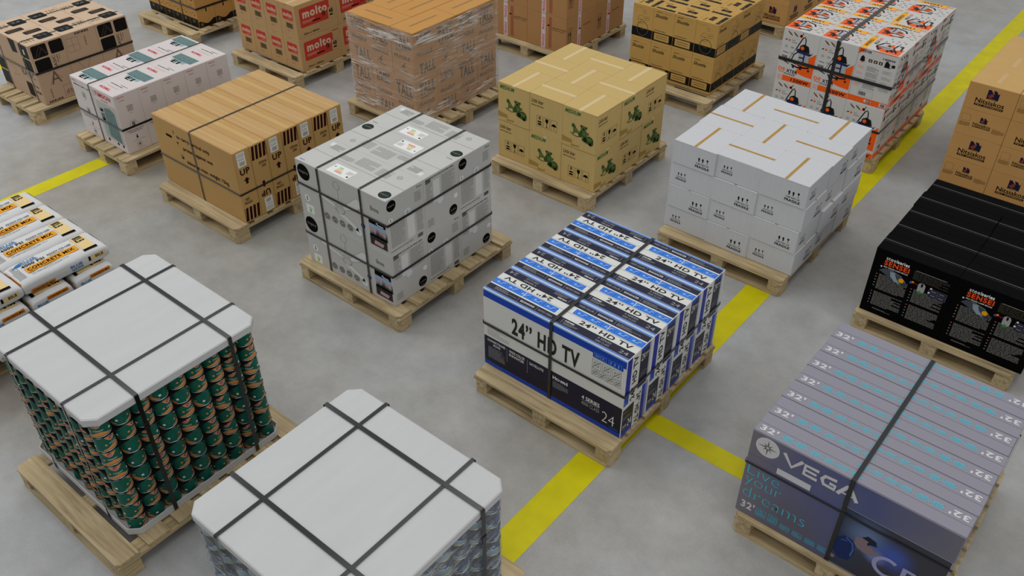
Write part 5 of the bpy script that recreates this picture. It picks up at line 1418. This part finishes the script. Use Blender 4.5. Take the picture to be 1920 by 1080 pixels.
def stack_green():
    x0, x1, y0, y1 = -4.259, -3.282, .964, 1.929
    pallet(-3.712, 1.415, 1.02, 1.2, W7, 'pallet under the green food cans')
    OG = mat('apricot_print', '#D58E52', .4, .4); DR = mat('logo_crimson', '#A3253A', .4, .4); TG = mat('teal_print', '#2C7A6C', .4, .4); PK = mat('logo_pale', '#D7A9A0', .4, .4)
    def art(f, C, h):
        for k in range(2):
            o = C*k/2
            us = [o+C*.01+C*.36*i/14 for i in range(15)]
            s = lambda u: (u-us[0])/(us[-1]-us[0])
            strip(f, us, lambda u: h*(.1+.02*s(u)), lambda u: h*(.17+.2*math.sin(PI*s(u))**2*(.5+s(u))), OG, 1)
            us2 = [o+C*.07+C*.22*i/12 for i in range(13)]; s2 = lambda u: (u-us2[0])/(us2[-1]-us2[0])
            strip(f, us2, lambda u: h*(.93-.3*math.sin(PI*s2(u))), lambda u: h*.93, OG, 1)
            for q in range(3): f.circ(o+C*.18, h*.8, .017-.004*q, (PK, DR, DR)[q], 2+q, 14, ry=.012-.003*q)
            f.text('CARAPI', o+C*.155, h*.77, .018, .007, WHITE, 6, .02)
            f.text('4 Seasons', o+C*.12, h*.42, .045, .011, WHITE, 2, .0, .3)
            f.scrawl(o+C*.13, h*.33, .02, .005, TG, 2); f.circ(o+C*.07, h*.45, .006, OG, 2, 10)
            f.rect(o+C*.36, h*.3, o+C*.4, h*.42, WHITE, 2, .01); f.text('4 Seasons', o+C*.37, h*.2, .03, .007, TG, 2)
            f.para(o+C*.43, h*.3, .02, .03, 6, TG, 1, .4)
    h = .0965
    cp = can_proto('green_food_can', .0492, h, ('green_can_lacquer', '#0C5E4C'), art)
    can_stack(cp, x0+.02, x1-.02, y0+.02, y1-.02, 8, .099, 9, 9, 0, 'green fruit can', 'green fruit cans', 2, 5)
    zt = .976
    cap('cardboard_tray', x0, x1, y0, y1, Z0, Z0+.042, .05, WCAP, 'shallow white cardboard tray around the bottom layer of green cans', 'cardboard tray', False)
    cap('cardboard_cover', x0, x1, y0, y1, zt-.042, zt, .05, WCAP, 'white cardboard cap strapped on top of the green cans', 'cardboard cap')
    G = 'straps around the green cans'
    for at, s in ((x0+.228, 'left'), (x0+.762, 'right')): strap('y', at, x0, x1, y0, y1, Z0, zt, 'black strap over the green cans, running away from the camera, %s one' % s, G, .018)
    for at, s in ((y0+.25, 'nearer'), (y0+.781, 'farther')): strap('x', at, x0, x1, y0, y1, Z0, zt, 'black strap across the green cans from left to right, %s one' % s, G, .022, seal=zt-.2)
stack_green()

def stack_blue():
    x0, x1, y0, y1 = -2.613, -1.631, .997, 1.972
    pallet(-2.122, 1.485, 1.02, 1.2, W7, 'pallet under the film wrapped blue cans')
    CY = mat('ice_blue_print', '#8FB6CC', .4, .4); YE = mat('pale_yellow_print', '#C9C06A', .4, .4); DB = mat('deep_navy_print', '#16294F', .4, .4)
    def art(f, C, h):
        for k in range(2):
            o = C*k/2
            us = [o+C*.02+C*.42*i/14 for i in range(15)]; s = lambda u: (u-us[0])/(us[-1]-us[0])
            strip(f, us, lambda u: h*(.12+.05*s(u)), lambda u: h*(.26+.24*math.sin(PI*s(u))**2), CY, 1)
            strip(f, us, lambda u: h*(.08), lambda u: h*(.1+.06*math.sin(PI*s(u))), YE, 1)
            strip(f, us, lambda u: h*(.92-.25*math.sin(PI*s(u))**2), lambda u: h*.93, DB, 1)
            f.circ(o+C*.2, h*.7, .016, CY, 2, 14, ry=.01); f.circ(o+C*.28, h*.5, .006, YE, 2, 10); f.scrawl(o+C*.13, h*.45, .04, .011, WHITE, 2)
            f.frame(o+C*.38, h*.4, o+C*.43, h*.6, .0012, WHITE, 2)
    h = .0965
    cp = can_proto('blue_food_can', .0505, h, ('blue_can_lacquer', '#2A446E'), art)
    can_stack(cp, x0+.014, x1-.014, y0+.014, y1-.014, 7, .1, 9, 9, 0, 'blue tuna can', 'blue tuna cans', 1, 9, tray_z=.012)
    # paler tray card inside hides the hollow
    zt = .898
    e = .004
    fm = film_mat('stretch_film_over_cans', '#CCCECF', .8, sc=(5, 5, 34), base=.2)
    film_shell('stretch_film', octo(x0+.006, x1-.006, y0+.006, y1-.006, .05, 'SWSENENW'), Z0+.003, zt-.03, fm, 'wrinkled clear stretch film around the blue cans', .004, 4)
    cap('cardboard_cover', x0, x1, y0, y1, zt-.04, zt, .05, WCAP, 'white cardboard cap strapped on top of the blue cans', 'cardboard cap')
    G = 'straps around the blue cans'
    for at, s in ((x0+.223, 'left'), (x0+.77, 'right')): strap('y', at, x0-.004, x1+.004, y0-.004, y1+.004, Z0, zt, 'black strap over the blue cans, running away from the camera, %s one' % s, G, .019)
    for at, s in ((y0+.243, 'nearer'), (y0+.791, 'farther')): strap('x', at, x0-.004, x1+.004, y0-.004, y1+.004, Z0, zt, 'black strap across the blue cans from left to right, %s one' % s, G, .023, seal=zt-.19)
stack_blue()

# ================================================================== concrete mix bags
def stack_bags():
    pallet(-5.69, 1.47, 1.2, 1.02, W7, 'pallet under the concrete mix bags at the left edge', PI/2)
    WP = mat('white_bag_paper', '#D0D0CE', .5, .35, bump=.25, bscale=25); OG = mat('bag_orange', '#E39A18', .5, .3); CRM = mat('bag_cream', '#E3C78C', .5, .3)
    BLU = mat('bag_blue', '#1A6FA8', .5, .3); ORD2 = mat('bag_deep_orange', '#D07A1C', .5, .3)
    L, W, H = .578, .266, .108            # L along local x
    PX, PY = 7.0, 4.5
    def sup(a, p): return max(0.0, 1-abs(a)**p)**(1/p)
    def topz(u, v): return H*.5+H*.5*sup(2*u/L-1, PX)*sup(2*v/W-1, PY)
    mb = MB(); nu, nv = 34, 22
    for sgn in (1, -1):
        vs = []
        for j in range(nv+1):
            for i in range(nu+1):
                u = L*(.5-.5*math.cos(PI*i/nu)); v = W*(.5-.5*math.cos(PI*j/nv)); z = topz(u, v)
                wob = .0025*math.sin(u*31+v*17)+.002*math.sin(u*13-v*29) if sgn > 0 else 0
                wob *= sup(2*u/L-1, PX)*sup(2*v/W-1, PY)
                vs.append((u-L/2, v-W/2, (z-abs(wob)) if sgn > 0 else H-z))
        fs = [(j*(nu+1)+i, j*(nu+1)+i+1, (j+1)*(nu+1)+i+1, (j+1)*(nu+1)+i) for j in range(nv) for i in range(nu)]
        mb.raw(vs, fs, WP, True)
    def fn(u, v, l): return Vector((u-L/2, v-W/2, topz(u, v)+l+.0008))
    f = Face(mb, (0, 0, 0), (1, 0, 0), (0, 1, 0), (0, 0, 1), L, W, fn)
    f.rect(.09, .08, .43, .145, OG, 1); f.text('CONCRETE MIX', .1, .097, .31, .034, INK, 3, .03)
    f.para(.1, .084, .22, .008, 1, BROWNINK, 2, .5); f.para(.1, .05, .25, .014, 2, MIDGREY, 1, .35, seed=3)
    f.text('4000 PSI', .085, .155, .15, .026, INK, 3, .03); f.text('READY-TO-USE', .26, .165, .16, .018, INK, 3, .02); f.para(.27, .151, .1, .008, 1, MIDGREY, 1, .5)
    f.text('BLUE', .1, .212, .1, .02, BLU, 3, .035); f.text('HAWK', .11, .188, .1, .02, BLU, 3, .035); f.poly([(.03, .19), (.07, .22), (.1, .23), (.095, .205), (.11, .195), (.07, .19), (.05, .195)], BLU, 3)
    f.rect(.44, .045, .525, .235, CRM, 1); f.text('80LB', .452, .15, .06, .078, INK, 3, .02, rot=3); f.rect(.438, .03, .53, .052, INK, 3)
    f.para(.015, .05, .05, .17, 7, MIDGREY, 1, .4, vert=True, seed=4)
    def wall(kind, sg):
        def g(u, v, l):                 # v 0..1 up the wall
            z = H*(.5+(v-.5)*.86)
            if kind == 'side':
                ex = sup(2*u/L-1, PX) or .01; yy = W/2*sup(min(1, abs(2*z/H-1)/ex), PY)+l+.001
                return Vector(((u-L/2)*(-sg), sg*yy, z))
            ey = sup(2*u/W-1, PY) or .01; xx = L/2*sup(min(1, abs(2*z/H-1)/ey), PX)+l+.001
            return Vector((sg*xx, (u-W/2)*sg, z))
        return Face(mb, (0, 0, 0), (1, 0, 0), (0, 0, 1), (0, -1, 0), L, 1, g)
    def R(g, u0, v0, u1, v1, m, l=2):
        vs = []; n = 12
        for i in range(n+1):
            u = u0+(u1-u0)*i/n
            for j in range(7): vs.append(g.P(u, v0+(v1-v0)*j/6, l))
        g.mb.raw(vs, [(i*7+j, (i+1)*7+j, (i+1)*7+j+1, i*7+j+1) for i in range(n) for j in range(6)], m, True)
    for sg in (-1, 1):
        g = wall('side', sg)
        R(g, .04, .1, .2, .4, ORD2); g.text('CONCRETE MIX', .05, .17, .14, .16, INK, 4, .02)
        g.text('BLUE', .31, .48, .08, .2, BLU, 4, .03); g.text('HAWK', .315, .22, .08, .2, BLU, 4, .03); R(g, .45, .4, .55, .75, CRM); g.text('80LB', .48, .46, .055, .24, INK, 4, .02); R(g, .435, .4, .448, .75, INK, 3)
        g = wall('end', sg)
        R(g, .1, .66, .24, .92, ORD2); g.text('CONCRETE MIX', .107, .72, .125, .14, INK, 4, .02)
        g.text('BLUE', .03, .5, .07, .16, BLU, 4, .03); g.text('HAWK', .035, .32, .07, .15, BLU, 4, .03); g.text('4000 PSI', .03, .1, .1, .17, INK, 4, .02); g.text('READY-TO-USE', .135, .3, .11, .12, INK, 4, .01)
    root = obj('concrete_mix_bag', mb.mesh('concrete_mix_bag')); root['category'] = 'bag'
    R_ = random.Random(2); first = True
    xs0 = -6.2; ys0 = .87; T = 4; zt = .56
    for t in range(T):
        z = Z0+.1085*t
        if t % 2 == T % 2 - 1 or (T-1-t) % 2 == 0:
            cells = [(xs0+.134+.269*i, ys0+.31+.582*j, PI/2, i, j) for j in range(2) for i in range(4)]
            cn = ['left', 'second from left', 'third from left', 'right']; rn = ['front', 'back']
        else:
            cells = [(xs0+.26+.582*i, ys0+.15+.29*j, 0, i, j) for j in range(4) for i in range(2)]
            cn = ['left', 'right']; rn = ['front', 'second', 'third', 'back']
        for (x, y, r, i, j) in cells:
            lab = 'white concrete mix bag, %s layer, %s row, %s column' % (['bottom', 'second lowest', 'second highest', 'top'][t], rn[j], cn[i])
            loc = (x+R_.uniform(-.0015, .0015), y+R_.uniform(-.0015, .0015), z); rot = (0, 0, r+R_.uniform(-.006, .006))
            if first: root.location = loc; root.rotation_euler = rot; root['label'] = lab; root['group'] = 'concrete mix bags'; first = False
            else: dup(root, loc, rot, lab)
stack_bags()

# ================================================================== camera, light
cam = bpy.data.cameras.new('camera'); co = bpy.data.objects.new('camera', cam); COL.objects.link(co)
co.location = (0, 0, 3.9724); co.rotation_euler = (math.radians(90-37.95), 0, math.radians(39.36))
cam.sensor_width = 36; cam.lens = 1686.07/1920*36; cam.clip_end = 200
SC.camera = co

def area(name, loc, sx, sy, e, rot=(0, 0, 0), col=(1, 1, 1)):
    l = bpy.data.lights.new(name, 'AREA'); l.shape = 'RECTANGLE'; l.size = sx; l.size_y = sy; l.energy = e; l.color = col
    o = bpy.data.objects.new(name, l); COL.objects.link(o); o.location = loc; o.rotation_euler = rot; return o
# rows of hall lamps high over the floor
for k, x in enumerate((-11, -5.5, 0)):
    area('ceiling_lamp', (x, 6, 9), 2.2, 16, (250, 215, 175)[k], col=(1, .98, .95))
# added fill from the right, then the skylight side of the hall, to the left
area('side_light', (7, 1, 5), 8, 4, 150, rot=(math.radians(62), 0, math.radians(75)), col=(1, .98, .95))  # fill light added to lift the right-facing sides, no window here
area('side_light', (-15, -1, 6), 8, 5, 520, rot=(math.radians(60), 0, math.radians(-65)), col=(.93, .96, 1))
wd = bpy.data.worlds.new('hall'); SC.world = wd; wd.use_nodes = True
bg = wd.node_tree.nodes['Background']; bg.inputs[0].default_value = (.93, .96, 1, 1); bg.inputs[1].default_value = 1
wt = wd.node_tree; wc = wt.nodes.new('ShaderNodeTexCoord'); ws = wt.nodes.new('ShaderNodeSeparateXYZ'); wr = wt.nodes.new('ShaderNodeMapRange'); wr.interpolation_type = 'SMOOTHSTEP'
wr.inputs['From Min'].default_value = .02; wr.inputs['From Max'].default_value = .42; wr.inputs['To Min'].default_value = .1; wr.inputs['To Max'].default_value = .54
wt.links.new(wc.outputs['Generated'], ws.inputs[0]); wt.links.new(ws.outputs['Z'], wr.inputs['Value']); wt.links.new(wr.outputs[0], bg.inputs[1])
SC.view_settings.view_transform = 'Standard'; SC.view_settings.look = 'None'; SC.view_settings.gamma = 1; SC.view_settings.use_curve_mapping = False
SC.view_settings.exposure = -0.15
